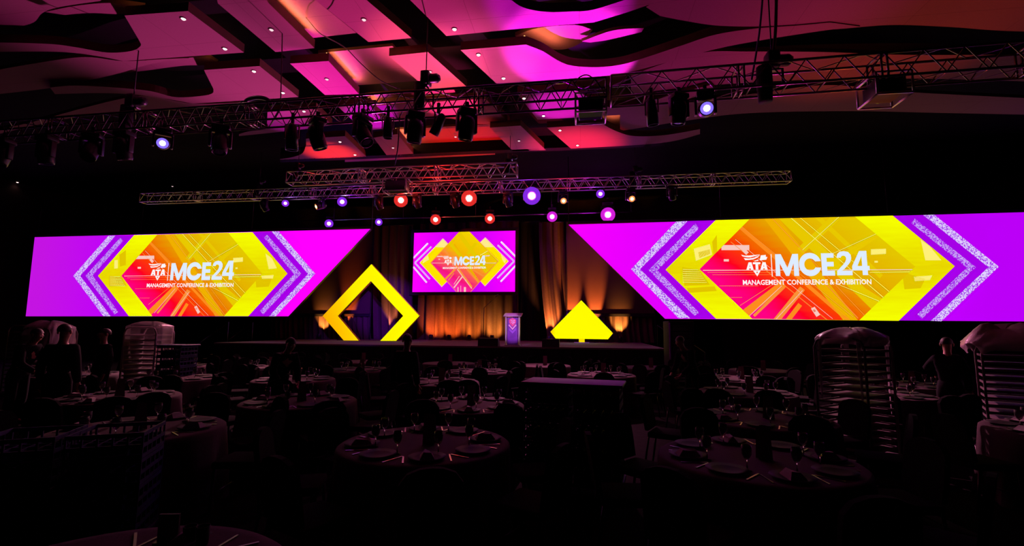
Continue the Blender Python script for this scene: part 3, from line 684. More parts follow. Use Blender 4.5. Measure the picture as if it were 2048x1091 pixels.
for a, b, m in [((262, 262), (50, 480), LAV2), ((50, 605), (245, 835), LAV2), ((312, 312), (72, 547), LAV), ((72, 547), (290, 785), LAV), ((1322, 240), (1545, 465), LAV2), ((1545, 580), (1318, 822), LAV2), ((1275, 290), (1515, 525), LAV), ((1515, 525), (1270, 772), LAV)]: cline(a, b, 26, m, 2)
for q in ([(480, 190), (560, 272), (312, 548), (548, 812), (463, 900), (138, 545)], [(1095, 175), (1012, 255), (1285, 520), (1010, 800), (1092, 890), (1438, 523)]): cpoly(q, PINKW, 2)
for q in ([(480, 205), (552, 272), (300, 548), (538, 815), (463, 885), (152, 545)], [(1095, 190), (1020, 255), (1290, 520), (1018, 800), (1092, 876), (1424, 523)]): cpoly(q, emat('screen_band_yellow', lin((255, 226, 0)), 1), 3)
for q in ([(480, 205), (552, 272), (500, 325), (375, 320)], [(1095, 190), (1022, 252), (1090, 320), (1220, 320)]): cpoly(q, emat('screen_cream', lin((255, 236, 140)), 1), 4)
for q in ([(200, 490), (260, 430), (280, 500), (180, 560)], [(1320, 420), (1400, 500), (1380, 560), (1340, 500)]): cpoly(q, PALEY, 4)
cd = [(715, 95), (870, 95), (1290, 522), (870, 990), (690, 990), (296, 548)]; cd2 = [(722, 95), (862, 95), (1278, 522), (860, 990), (700, 990), (310, 548)]
cpoly(cd, ROAD2, 5); cpoly(cd2, escreen('screen_sunset_middle', [(0.0, (255, 40, 190)), (0.22, (245, 20, 120)), (0.42, (255, 110, 50)), (0.58, (245, 180, 0)), (1.0, (240, 215, 0))], (0.5, 0, 0.86), -1.7, 1.7, 0.12, (0.6, 1, 5)), 6)
for a, b, wd, m in [((560, 230), (900, 640), 50, ROADY), ((700, 100), (1120, 680), 60, ROADY), ((640, 280), (1000, 830), 34, ROAD), ((960, 260), (840, 420), 40, ROADY), ((480, 330), (900, 900), 28, ROAD2), ((660, 640), (500, 800), 26, ROAD2), ((770, 740), (640, 910), 18, PINKW), ((690, 640), (900, 920), 16, PINKW), ((830, 640), (1000, 830), 26, ROAD2), ((900, 640), (1120, 770), 20, ROAD2)]: cline(a, b, wd, m, 7, cd2)
for a, b, wd, m in [((320, 550), (1270, 550), 7, PINKW), ((370, 455), (560, 455), 16, PINKW), ((430, 410), (620, 560), 10, ROAD2), ((640, 860), (720, 740), 8, PINKW), ((1020, 440), (1140, 370), 10, PALEY), ((1100, 447), (1160, 443), 16, PINKW), ((700, 900), (700, 985), 12, PINKW), ((740, 880), (740, 985), 6, PINKW), ((800, 900), (800, 985), 30, PINKW), ((415, 495), (440, 495), 14, PINKW), ((600, 700), (640, 640), 12, ROAD2), ((560, 800), (640, 700), 12, ROAD2)]: cline(a, b, wd, m, 8, cd2)
s.logo(Zc(648, 447), Zc(1100, 580), WHITE, WHT2, 10, DKOR)
s.finish(t)

# ------------------------------------------------------------------ yellow scenic shapes, lectern, stage pieces
def lightbox(name, label, px, holes, base, m, thick=0.25):
    pass
b0 = atz(740, 681.5, ST); YDm = 23.2
og = aty(742, 681, YDm)
t = thing('hollow_diamond', 'large hollow yellow diamond frame glowing at the left of the stage', 'stage decoration', (og.x, YDm, ST))
dm = escreen('lightbox_yellow_orange', [(0.0, (255, 170, 0)), (0.28, (255, 205, 0)), (0.5, (255, 240, 0)), (1.0, (255, 255, 0))], (0.8, 0, 0.35), -2.0, 2.0, 0.25, (0.35, 1, 0.45))
q = lambda p: (aty(p[0], p[1], YDm).x - og.x, 0, aty(p[0], p[1], YDm).z - ST)
OT = [(687.3, 681), (645.4, 631.4), (742.8, 527.8), (838.8, 631.2), (792.3, 681)]; IN = [(717.4, 681), (675.7, 631.2), (741.8, 561.7), (806.3, 631.2), (760.5, 681)]
body = MB(); face = MB()
for k in range(4):
    a, b, c, d = q(OT[k]), q(OT[k + 1]), q(IN[k + 1]), q(IN[k])
    a, b, c, d = [(v[0], v[1], max(v[2], 0.0)) for v in (a, b, c, d)]
    body.slab([a, b, c, d], (0, 0.2, 0)); face.add([(v[0], -0.004, v[2]) for v in (a, b, c, d)], [(0, 1, 2, 3)])
body.build('body', mat('yellow_lacquer', (0.8, 0.5, 0.02), 0.5, noise=0.05), t); face.build('glowing_face', dm, t)
MB().box((-2.0 + 0.35, 0.5, 0.02), (0.6, 0.7, 0.04)).build('foot_plate', BLKM, t); 
brace = MB()
for sx in (-1.1, 1.1): brace.tube([(sx, 0.2, 1.1), (sx, 1.1, 0.02)], 0.025, 6)
brace.build('rear_brace', BLKM, t)
g = atz(1163.5, 685, ST); YY = g.y; og = Vector((g.x, YY, ST))
t = thing('yellow_diamond_sign', 'solid glowing yellow cut diamond on a short stem at the right of the stage', 'stage decoration', tuple(og))
q = lambda p: (aty(p[0], p[1], YY).x - og.x, 0, aty(p[0], p[1], YY).z - ST)
SH = [(1162.5, 600), (1226, 665.9), (1216, 678), (1111.3, 676.5), (1100.7, 663)]
MB().slab([q(p) for p in SH], (0, 0.25, 0)).build('body', mat('yellow_lacquer', (0.8, 0.5, 0.02), 0.5), t)
ym = escreen('lightbox_yellow', [(0, (255, 176, 0)), (0.10, (255, 252, 0)), (0.92, (255, 252, 0)), (1, (255, 190, 0))], (1, 0, 0), -1.62, 1.62, 0.02)
MB().add([(p[0], -0.004, p[2]) for p in map(q, SH)], [tuple(range(5))]).build('glowing_face', ym, t)
a0, a1 = q((1157.8, 677)), q((1169.4, 685)); 
MB().box(((a0[0] + a1[0]) / 2, 0.05, a0[2] / 2 + 0.02), (a1[0] - a0[0], 0.1, a0[2] - 0.02)).build('stem', emat('lightbox_stem', lin((255, 220, 0)), 1), t)
MB().box(((a0[0] + a1[0]) / 2, 0.1, 0.012), (0.75, 0.5, 0.024)).build('foot_plate', mat('white_plate', (0.6, 0.5, 0.6), 0.5, noise=0.05), t)

# lectern
g = atz(1025, 690, ST); LY = 18.75; lx = aty(1025, 660, LY).x
t = thing('lectern', 'slim clear lectern with a purple emblem front standing at the stage edge', 'lectern', (lx, LY, ST))
HW = 0.30
pan = Screen(LY, Vector((lx, LY, ST)))
MB().box((0, 0.0, 0.56), (0.42, 0.02, 1.1)).build('front_panel', mat('purple_print', (0.16, 0.03, 0.35), 0.5, noise=0.5, scale=4), t)
for sx in (-1, 1): MB().box((sx * 0.26, 0.12, 0.58), (0.05, 0.32, 1.14), bev=0.008).build('side_post', ACRYL, t)
MB().box((0, 0.16, 0.02), (0.62, 0.5, 0.04), bev=0.01).build('base', ACRYL, t)
MB().add([(-.36, -.1, 1.15), (.36, -.1, 1.15), (.36, .38, 1.27), (-.36, .38, 1.27), (-.36, -.1, 1.18), (.36, -.1, 1.18), (.36, .38, 1.3), (-.36, .38, 1.3)], [(3, 2, 1, 0), (4, 5, 6, 7), (0, 1, 5, 4), (1, 2, 6, 5), (2, 3, 7, 6), (3, 0, 4, 7)]).build('reading_top', ACRYL, t)
em = MB(); ems = [mat('emblem_pink', (0.85, 0.12, 0.25), 0.5, noise=0.1), mat('emblem_cream', (0.9, 0.7, 0.65), 0.5, noise=0.05), mat('emblem_white', (0.95, 0.92, 0.95), 0.5, noise=0.03), mat('emblem_violet', (0.45, 0.2, 0.8), 0.5, noise=0.05)]
yf = -0.014
em.add([(-.14, yf, 1.03), (0, yf, 1.10), (.14, yf, 1.03), (.14, yf, .9), (0, yf, .74), (-.14, yf, .9)], [(0, 1, 2, 3, 4, 5)], 0)
em.add([(-.16, yf, .80), (-.13, yf, .85), (0, yf, .70), (.13, yf, .85), (.16, yf, .80), (0, yf, .62)], [(0, 1, 2, 3, 4, 5)], 1)
for dz in (0, .05): em.add([(-.14, yf, .68 - dz), (-.13, yf, .70 - dz), (0, yf, .57 - dz), (.13, yf, .70 - dz), (.14, yf, .68 - dz), (0, yf, .54 - dz)], [(0, 1, 2, 3, 4, 5)], 3)
for L in LOGO:
    if max(p[0] for p in L) < 550: em.add([(-.095 + (p[0] - 215) * .19 / 315, yf - .004, 1.03 - (p[1] - 158) * .19 / 245) for p in L], [tuple(range(len(L)))], 2)
em.build('emblem', ems, t)

def stage_box(px0, px1, py0, py1, Y, label, name='stage_monitor', cat='monitor'):
    a = aty(px0, py1, Y); b = aty(px1, py0, Y); w_ = b.x - a.x; h_ = max(0.3, b.z - ST)
    t = thing(name, label, cat, ((a.x + b.x) / 2, Y, ST), 0)
    MB().add([(-w_ / 2, -.25, 0), (w_ / 2, -.25, 0), (w_ / 2, .25, 0), (-w_ / 2, .25, 0), (-w_ / 2, -.22, h_), (w_ / 2, -.22, h_), (w_ / 2, -.02, h_), (-w_ / 2, -.02, h_)], [(3, 2, 1, 0), (4, 5, 6, 7), (0, 1, 5, 4), (1, 2, 6, 5), (2, 3, 7, 6), (3, 0, 4, 7)]).build('casing', BLKM, t)
    M = Matrix.Translation((0, .11, h_ / 2)) @ Matrix.Rotation(math.radians(-40), 4, 'X')
    MB().box((0, 0.02, 0), (w_ * .9, 0.02, h_ * .9), M).build('grille', mat('black_mesh', (.01, .01, .01), .8, noise=.5, scale=200), t)
stage_box(958, 998, 684, 704, 18.3, 'black wedge floor monitor on the stage edge left of the lectern')
stage_box(1085, 1119, 682, 704, 18.3, 'black wedge floor monitor on the stage edge right of the lectern')
p = atz(967, 686, ST); t = thing('microphone_stand', 'thin black microphone stand with a raised boom left of the lectern', 'microphone stand', (p.x, p.y, ST))
zt = aty(968, 615, p.y).z - ST
MB().lathe([(.16, 0), (.16, .02), (.03, .035)], 16).build('base', BLKM, t)
MB().tube([(0, 0, .03), (0, 0, zt)], 0.018, 8).build('pole', BLKM, t)
bm_ = MB().tube([(0, 0, zt), (.55, -.05, zt + .5)], 0.012, 8).build('boom', BLKM, t)
MB().tube([(.55, -.05, zt + .5), (.66, -.06, zt + .6)], [0.018, 0.028], 8).build('microphone', BLKM, bm_)

# ------------------------------------------------------------------ trusses
DALU = mat('shade_toned_aluminium', (0.16, 0.13, 0.14), 0.25, 1.0, noise=0.2, scale=12)  # silhouette shade put into the metal colour of the front truss
def truss(label, p0, p1, size=0.4, bay=0.5, joint=3.0, m=ALU):
    p0 = Vector(p0); p1 = Vector(p1); d = p1 - p0; L = math.hypot(d.x, d.y); rz = math.atan2(d.y, d.x)
    t = thing('lighting_truss', label, 'truss', (p0.x, p0.y, p0.z), rz); h = size / 2
    for a, b in ((-h, -h), (h, -h), (h, h), (-h, h)):
        MB().tube([(0, a, b), (L, a, b)], 0.026, 8).build('chord', m, t)
    n = int(L / bay)
    cs = [((-h, -h), (-h, h)), ((h, -h), (h, h)), ((-h, h), (h, h)), ((-h, -h), (h, -h))]
    for ci, (u, v) in enumerate(cs):
        b = MB()
        for i in range(n):
            x0 = i * L / n; x1 = (i + 1) * L / n; xm = (x0 + x1) / 2
            if ci < 2:
                b.tube([(x0, *u), (xm, *v)], 0.012, 6, caps=False); b.tube([(xm, *v), (x1, *u)], 0.012, 6, caps=False)
            elif ci == 2:
                b.tube([(x0, *u), (x1, *v)] if i % 2 else [(x0, *v), (x1, *u)], 0.012, 6, caps=False)
            else: b.tube([(x0, *u), (x0, *v), (x1, *u)], 0.013, 6, caps=False)
        b.build('bracing', m, t)
    k = int(L / joint) + 1; js = [i * L / k for i in range(k + 1)]
    for i, x in enumerate(js):
        for off in ((-0.05, 0.05) if 0 < i < k else (0.0,)):
            j = MB(); c = [(x + off, -h, -h), (x + off, h, -h), (x + off, h, h), (x + off, -h, h)]
            for a in range(4): j.tube([c[a], c[(a + 1) % 4]], 0.02, 6)
            j.build('joint_frame', m, t)
    return t
Z1 = aty(860, 204, 9.5).z
def on(px, py, z): v = atz(px, py, z); return v
A = on(-220, 281, Z1); B = on(1212, 184, Z1); Cc = on(1222, 183, Z1); D = on(2400, 92, Z1)
truss('long dark front truss hung with moving heads from far left to the hanging projector', A, B, 0.42, 0.46, 3.0, DALU)
truss('right front truss with wide bays running off the right edge', Cc, D, 0.46, 0.62, 3.0, mat('highlight_toned_aluminium', (0.36, 0.30, 0.31), 0.3, 1.0, noise=0.2, scale=12))  # metal colour lightened to carry the highlights along the chords
ZA = aty(800, 348, 16).z
truss('short rear truss glowing pink, the upper one above the stage', on(579, 357, ZA), on(1034, 340, ZA), 0.42, 0.5)
ZB = aty(930, 376, 19).z
truss('long rear truss glowing pink and purple, the lower one above the stage', on(287, 397, ZB), on(1578, 354, ZB), 0.40, 0.5)
ZP = aty(1000, 440, 24).z
p0 = aty(600, 452, 24); p1 = aty(1345, 432, 24)
t = thing('lighting_pipe', 'thin black pipe carrying the lowest row of lamps above the middle screen', 'pipe', (p0.x, 24, ZP + .25))
MB().tube([(0, 0, 0), (p1.x - p0.x, 0, 0)], 0.03, 8).build('tube', mat('dull_pipe_steel', (.25, .22, .24), .4, .9, noise=.2), t)
for i in range(5): MB().tube([((p1.x - p0.x) * (i + .5) / 5, 0, 0), ((p1.x - p0.x) * (i + .5) / 5, 0, ZT - ZP - .25)], 0.01, 6).build('hanger', BLKM, t)

# ------------------------------------------------------------------ moving heads
def mover(name, label, loc, tilt, pan, scale=1.0, lens=None, core=None, group=None, halo=None):
    """hangs from its clamps at loc (top); head tilts by tilt from straight down"""
    t = thing(name, label, 'stage light', loc, pan, group)
    S = scale; cl = MB()
    cl.box((0, 0, .03 * S), (.08 * S, .08 * S, .19 * S), bev=.01 * S)
    cl.build('clamp', BLKM, t)
    MB().box((0, 0, -.11 * S), (.38 * S, .30 * S, .12 * S), bev=.025 * S).build('base', BLKM, t)
    yk = MB()
    for sx in (-1, 1):
        yk.box((sx * .21 * S, 0, -.38 * S), (.055 * S, .13 * S, .40 * S), bev=.015 * S)
    yk.box((0, 0, -.20 * S), (.46 * S, .15 * S, .07 * S), bev=.02 * S).build('yoke', BLKM, t)
    M = Matrix.Translation((0, 0, -.46 * S)) @ Matrix.Rotation(tilt, 4, 'X')
    hd = MB().lathe([(.001, .27 * S), (.07 * S, .262 * S), (.13 * S, .22 * S), (.165 * S, .12 * S), (.175 * S, 0), (.17 * S, -.12 * S), (.165 * S, -.24 * S), (.15 * S, -.29 * S), (.14 * S, -.29 * S), (.135 * S, -.262 * S)], 20, M, cap=False).build('head', BLKM, t)
    ln = MB().lathe([(.001, -.262 * S), (.06 * S, -.270 * S), (.136 * S, -.262 * S), (.136 * S, -.256 * S), (.001, -.254 * S)], 20, M, cap=False)
    ln.build('lens', lens or mat('dark_lens', (.02, .02, .03), .05, noise=.1), hd)
    if halo:  # added glowing ring, imitates the soft halo around a lamp
        MB().lathe([(.12 * S, -.292 * S), (.235 * S, -.285 * S), (.24 * S, -.262 * S), (.15 * S, -.25 * S)], 24, M, cap=False).build('halo_ring', halo, hd)
    c = .09 * S if halo else .07 * S
    if core: MB().lathe([(.001, -.300 * S), (c * .6, -.298 * S), (c, -.285 * S), (c, -.268 * S), (.001, -.268 * S)], 16, M, cap=False).build('lamp_core', core, hd)
    return t
def aim(loc, tgt):
    d = (Vector(tgt) - Vector(loc)).normalized(); pan = math.atan2(d.x, -d.y); tilt = -math.acos(max(-1, min(1, -d.z))); return pan, tilt
HB = Z1 - 0.24
def front(px, label, tgt=None, lens=None, core=None, sc=0.98, tilt=-0.25, pan=0.0, py=None):
    # underside of the front truss at this column
    v = None
    for k in range(300):
        f = k / 299; q = A.lerp(B, f) if px < 1215 else Cc.lerp(D, f)
        d = q - EYE; x = CX + F * d.dot(RT) / d.dot(FW)
        if x >= px: v = q; break
    loc = (v.x, v.y - .21, HB)
    if tgt: pan, tilt = aim((v.x, v.y, HB - .4), tgt)
    return mover('moving_head', label, loc, tilt, pan, sc, lens, core, 'moving heads under the front truss'), loc
VIO = emat('violet_lens_glow', (0.10, 0.06, 1.0), 3.0); WCORE = emat('white_lamp_core', (0.95, 0.85, 1.0), 12)
front(30, 'dark moving head at the far left end of the front truss')
front(112, 'dark moving head second from the left end of the front truss', tilt=.2)
front(205, 'dark moving head with purple glints under the left front truss', tilt=-.5, pan=.5)
front(268, 'dark moving head just left of the blue lit one under the front truss', tilt=.3)
front(341, 'moving head with a bright blue lens pointing at the camera under the left front truss', tgt=EYE, lens=VIO, core=WCORE, sc=.85)
front(455, 'dark moving head right of the blue lit one under the left front truss', tilt=-.3, pan=.6)
front(645, 'dark moving head with drooping head, leftmost of the middle group under the front truss', tilt=.35, pan=-.7)
front(735, 'dark moving head with a blue side glint in the middle of the front truss', tilt=-.6, pan=1.2)
front(838, 'big dark moving head hanging straight down under the middle hoist', tilt=.25, pan=.6, sc=.95)
front(936, 'big dark moving head right of the middle hoist under the front truss', tilt=.25, pan=.6, sc=.95)
front(1350, 'dark moving head with purple rim left of the blue one on the right truss', tilt=.2, pan=.4, sc=.85)
front(1403, 'moving head with a blue lens facing the camera under the right truss', tgt=EYE + Vector((1.0, 0, 1.2)), lens=VIO, core=WCORE, sc=.85)

# small conventional spots on the front truss
def par(label, loc, tilt, pan, sc=1.0, glow=None):
    t = thing('par_can', label, 'stage light', loc, pan, 'small lamps under the front truss')
    MB().box((0, 0, .02), (.06, .06, .24), bev=.008).build('clamp', BLKM, t)
    yk = MB()
    for sx in (-1, 1): yk.box((sx * .1 * sc, 0, -.2 * sc), (.012 * sc, .03 * sc, .22 * sc))
    yk.box((0, 0, -.095 * sc), (.21 * sc, .03 * sc, .012 * sc)).build('yoke', BLKM, t)
    M = Matrix.Translation((0, 0, -.28 * sc)) @ Matrix.Rotation(tilt, 4, 'X')
    hd = MB().lathe([(.03 * sc, .2 * sc), (.07 * sc, .16 * sc), (.085 * sc, 0), (.09 * sc, -.2 * sc), (.08 * sc, -.2 * sc), (.075 * sc, -.15 * sc)], 14, M, cap=False).build('can', BLKM, t)
    MB().lathe([(.001, -.15 * sc), (.078 * sc, -.15 * sc), (.078 * sc, -.145 * sc), (.001, -.145 * sc)], 14, M, cap=False).build('lens', glow or mat('dark_lens', (.02, .02, .03), .05), hd)
def fpos(px):
    q = min((A.lerp(B, k / 300) if px < 1215 else Cc.lerp(D, k / 600) for k in range(601)), key=lambda q: abs(CX + F * (q - EYE).dot(RT) / (q - EYE).dot(FW) - px))
    return (q.x, q.y + .1, HB)
def under(px): q = fpos(px); return (q[0], q[1] - .31, q[2])
par('slim black spot hanging left of the middle moving heads on the front truss', under(598), .15, .2, 1.5)
par('slim black spot between two moving heads under the front truss', under(784), .1, .2, 1.2)
par('slim black spot tilted to the right under the middle of the front truss', under(885), .55, 1.2, 1.2)
par('slim black spot left of the dark moving heads on the right truss', under(1300), -.2, 2.6, 1.3)

# lamps over the stage (rear truss and pipe)
LC = {'red': ((1.0, .035, .03), (1.0, .80, .66)), 'violet': ((.30, .03, 1.0), (.95, .85, 1.0)), 'pink': ((.85, .02, .9), (1.0, .85, .98)), 'amber': ((1.0, .28, .06), (1.0, .75, .45))}
def lamp(px, py, Y, kind, label, sc, core_s, ring_s, watts, tgt=None, ztop=None):
    p = aty(px, py, Y); c, cc = LC[kind]
    loc = (p.x, p.y + .1, p.z + .46 * sc)
    pan, tilt = aim(p, tgt or (EYE + Vector((0, 0, 0))))
    mover('wash_light', label, loc, tilt, pan, sc, emat('ring_%s' % kind, c, 4.0), emat('core_%s_%g' % (kind, core_s), cc, core_s), 'lit wash lights over the stage', emat('halo_%s' % kind, c, 0.75))
    d = (EYE - Vector(p)).normalized() * (.5 * sc)
    if watts: point('lamp_glow', Vector(p) + d, c, watts * (0.2 if kind == 'violet' else 0.8), .06)
    if Y > 20: spot('lamp_beam', Vector(p) + d, aty(px + (px - 930) * .1, 362, 17.5), c, 420, 46, .9, .06)
YR, YP = 19.0, 24.0
for px, py, k, lab, sc, cs, rs, wt in [
    (568, 405, 'violet', 'small purple lamp left of the left orange lit head under the lower rear truss', .62, 10, 2, 10),
    (682, 402, 'violet', 'bright violet lamp under the left half of the lower rear truss', .85, 25, 4, 40),
    (800, 399, 'red', 'bright red lamp, left of the two under the middle of the lower rear truss', 1.2, 40, 6, 90),
    (937, 395, 'red', 'bright red lamp, right of the two under the middle of the lower rear truss', 1.35, 40, 6, 110),
    (1063, 390, 'violet', 'largest violet lamp, right of centre under the lower rear truss', 1.5, 40, 6, 160),
    (1201, 386, 'violet', 'small violet lamp between two amber heads right of centre', .7, 20, 4, 30)]: lamp(px, py, YR, k, lab, sc, cs, rs, wt)
for px, py, k, lab, sc, cs, rs, wt in [
    (656, 446, 'violet', 'violet lamp at the left end of the low lamp row above the left screen', .95, 25, 4, 30),
    (756, 443, 'violet', 'violet lamp on the low row above the tip of the left screen', .8, 20, 3, 25),
    (870, 438, 'red', 'red lamp on the low row, left one above the middle screen', 1.15, 35, 5, 60),
    (979, 436, 'red', 'red lamp on the low row, right one above the middle screen', 1.1, 35, 5, 60),
    (1104, 432, 'pink', 'pink lamp on the low row right of the middle screen', 1.1, 35, 5, 60),
    (1216, 428, 'pink', 'large pink lamp at the right end of the low row above the right screen', 1.5, 40, 6, 100)]: lamp(px, py, YP, k, lab, sc, cs, rs, wt)
for px, py, lab, gl in [(525, 412, 'dark head with one orange edge, leftmost under the lower rear truss', 0), (640, 412, 'head with an orange lens right of the small purple lamp', 1), (755, 408, 'dark head left of the left red lamp under the lower rear truss', 0), (832, 405, 'dark curved head right of the left red lamp', 0),
                        (908, 404, 'dark curved head left of the right red lamp', 0), (1015, 402, 'dark head between the red and violet lamps', 0), (1126, 400, 'head with an orange lens right of the big violet lamp', 1), (1262, 396, 'head with an orange lens under the right half of the lower rear truss', 1), (1345, 388, 'dark angled head at the right under the lower rear truss', 0)]:
    p = aty(px, py, YR); tg = (p.x - 3 if px < 900 else p.x + .5, p.y - 4, p.z - 2.2)
    pan, tilt = aim(p, tg if gl else (p.x + 1.5, p.y + 4, 1))
    mover('wash_light', lab, (p.x, p.y + .1, p.z + .47), tilt, pan, .9, emat('ring_amber_1', (1.0, .3, .08), 1.2) if gl else None, emat('core_amber', (1.0, .55, .25), 6) if gl else None, 'lit wash lights over the stage')

# ------------------------------------------------------------------ hoists, chains, cables, projectors
def hoist(px, py, sc, label, z_t=None, side=1, cab=True, ref=None):
    v = fpos(px) if ref is None else ref; x, y = v[0], v[1] - .1
    p = aty(px, py, y); z = p.z
    t = thing('chain_hoist', label, 'hoist', (x, y, z), 0)
    MB().box((0, 0, 0), (.2 * sc, .26 * sc, .3 * sc), bev=.04 * sc).build('motor_body', BLKM, t)
    MB().lathe([(.07 * sc, -.22 * sc), (.1 * sc, -.1 * sc), (.1 * sc, .1 * sc), (.06 * sc, .16 * sc)], 12, Matrix.Translation((.16 * side * sc, 0, 0)) @ Matrix.Rotation(PI / 2, 4, 'Y')).build('motor_end', BLKM, t)
    MB().tube([(0, 0, .14 * sc), (0, 0, ZT - z)], .012 * sc, 6).build('chain', mat('dull_chain_steel', (.05, .045, .05), .5, .8, noise=.3), t)
    bag = MB().lathe([(.11 * sc, -.62 * sc), (.13 * sc, -.3 * sc), (.12 * sc, .0)], 12, Matrix.Translation((-.14 * side * sc, 0, -.1 * sc))).build('chain_bag', BLK, t)
    zl = (Z1 + .2 if ref is None else ref[2] + .18) - z
    sl = MB()
    for a in (-.18, .18): sl.tube([(0, 0, -.14 * sc), (a, 0, zl), (a, 0, zl - .36)], .022 * sc, 6)
    sl.build('sling', BLK, t)
hoist(262, 204, 1.1, 'black chain hoist with side arm above the left front truss')
hoist(848, 158, 1.0, 'black chain hoist above the middle of the front truss')
hoist(1546, 122, 1.15, 'black chain hoist hanging on a thick cable above the right front truss', side=1)
def rpos(px, P0, P1): 
    q = min((P0.lerp(P1, k / 600) for k in range(601)), key=lambda q: abs(CX + F * (q - EYE).dot(RT) / (q - EYE).dot(FW) - px)); return q
RB0, RB1 = on(287, 397, ZB), on(1578, 354, ZB); RA0, RA1 = on(579, 357, ZA), on(1034, 340, ZA)
q = rpos(517, RB0, RB1); hoist(517, 362, .9, 'small purple lit chain hoist above the left of the lower rear truss', ref=(q.x, q.y + .1, q.z))
q = rpos(1270, RB0, RB1); hoist(1270, 339, .9, 'small purple lit chain hoist above the right of the lower rear truss', ref=(q.x, q.y + .1, q.z))
q = rpos(1020, RA0, RA1); hoist(1020, 314, .8, 'small chain hoist above the right end of the upper rear truss', ref=(q.x, q.y + .1, q.z))
q = rpos(595, RA0, RA1); hoist(592, 332, .7, 'small chain hoist above the left end of the upper rear truss', ref=(q.x, q.y + .1, q.z))

def cable(label, px, z0, Y, r=.012, m=CABLE):
    pts = [aty(x, y, Y) for x, y in spline(px)]
    return tag(MB().tube([p for p in pts], r, 6).build('power_cable', m), label, 'cable')
cable('pale cable sagging from the top past the bright cove to the middle truss', [(575, -12), (600, 20), (635, 62), (655, 75), (690, 95), (720, 125), (760, 160), (800, 178)], 0, 9.6)
cable('thin dark cable hanging straight from the ceiling beside the glowing cove', [(565, -15), (564, 100), (561, 210)], 0, 9.5, .012, BLKM)
cable('violet lit cable hanging from the ceiling to the right truss', [(1526, -15), (1518, 70), (1503, 160)], 0, aty(1503, 160, fpos(1503)[1]).y, .02, mat('violet_lit_cable_jacket', (.22, .1, .5), .5, noise=.1))  # violet light is put into the jacket colour
cable('thick dark cable running up from the right hoist to the ceiling', [(1553, -15), (1551, 60), (1546, 112)], 0, fpos(1546)[1] - .05, .03, BLKM)
cable('loop of thin cable on top of the projector on the front truss', [(1150, 166), (1160, 154), (1175, 150), (1192, 162), (1200, 175)], 0, 9.3, .012, BLKM)
cable('coil of dark cable lying on the left front truss', [(487, 212), (495, 200), (515, 195), (535, 199), (543, 210)], 0, fpos(515)[1], .05, BLKM)
cable('cable bundle dangling under the front truss beside the slim spot', [(800, 228), (798, 262), (795, 300), (789, 330)], 0, 9.45, .012, BLKM)

def projector(px, py, wd, hd, dp, label, front_m, loc=None, rz=0.0, zt=None):
    v = loc or fpos(px); p = aty(px, py, v[1]); x, y, z = p.x, v[1], p.z
    t = thing('projector', label, 'projector', (x, y, z), rz)
    MB().box((0, 0, 0), (wd, dp, hd), bev=.02).build('casing', BLKM, t)
    cg = MB(); h = hd / 2 + .06; w2 = wd / 2 + .06; d2 = dp / 2 + .06
    for sx in (-w2, w2):
        for sy in (-d2, d2): cg.tube([(sx, sy, -h), (sx, sy, h)], .02, 6)
        for zz in (-h, h): cg.tube([(sx, -d2, zz), (sx, d2, zz)], .02, 6)
    for sy in (-d2, d2):
        for zz in (-h, h): cg.tube([(-w2, sy, zz), (w2, sy, zz)], .02, 6)
    cg.build('flying_frame', ALU, t)
    MB().box((0, 0, -hd / 2 - .006), (wd * .9, dp * .86, .012)).build('bottom_panel', front_m, t)
    MB().tube([(wd * .2, dp / 2 - .02, 0), (wd * .2, dp / 2 + .14, 0)], [.08, .09], 14).build('lens', mat('dark_lens', (.02, .02, .03), .05), t)
    hg = MB()
    for sx in (-wd * .4, wd * .4): hg.tube([(sx, 0, h), (sx, 0, max(h + .02, Z1 - .2 - z) if loc is None else h + .25)], .02, 6)
    hg.build('hanger', BLKM, t)
projector(1181, 217, .5, .28, .5, 'black projector in a frame with a blue underside under the front truss', mat('blue_panel', (.02, .03, .32), .4, noise=.1))
projector(1768, 180, .48, .3, .5, 'dark projector in a frame with a pale underside under the right truss', mat('olive_panel', (.16, .12, .09), .5, noise=.1))
q = rpos(800, RA0, RA1); projector(795, 373, .75, .34, .5, 'black projector in a lit frame between the two rear trusses', BLK, loc=(q.x, q.y, q.z))

# ceiling wash fixtures: low black floods added before the stage to light the boards
base = None
for i, (tg, loc, col, wt, deg, bl) in enumerate(CEIL_WASH):
    tp = atz(tg[0], tg[1], H); d = (tp - Vector(loc)).normalized()
    if base is None:
        base = thing('added_floor_flood', '', 'stage light', (loc[0], loc[1], 0), 0, 'added flood lights on the floor before the stage')
        MB().box((0, 0, .02), (.3, .24, .04), bev=.01).build('base_plate', BLKM, base)
        yk = MB()
        for sx in (-.15, .15): yk.box((sx, 0, .17), (.02, .05, .28))
        yk.box((0, 0, .045), (.32, .05, .02)).build('yoke', BLKM, base)
        M = Matrix.Translation((0, 0, .24)) @ Matrix.Rotation(math.radians(35), 4, 'X')
        MB().lathe([(.05, -.12), (.12, -.1), (.13, .05), (.11, .06), (.001, .03)], 16, M, cap=False).build('lamp_head', BLKM, base)
        r = base
    else: r = dup(base, (loc[0], loc[1], 0), 0)
    r['label'] = 'added low black flood light on the dark floor in front of the stage skirt'
    spot('ceiling_wash', Vector((loc[0], loc[1], .26)) + d * .17, tp, col, wt, deg, bl, .10)
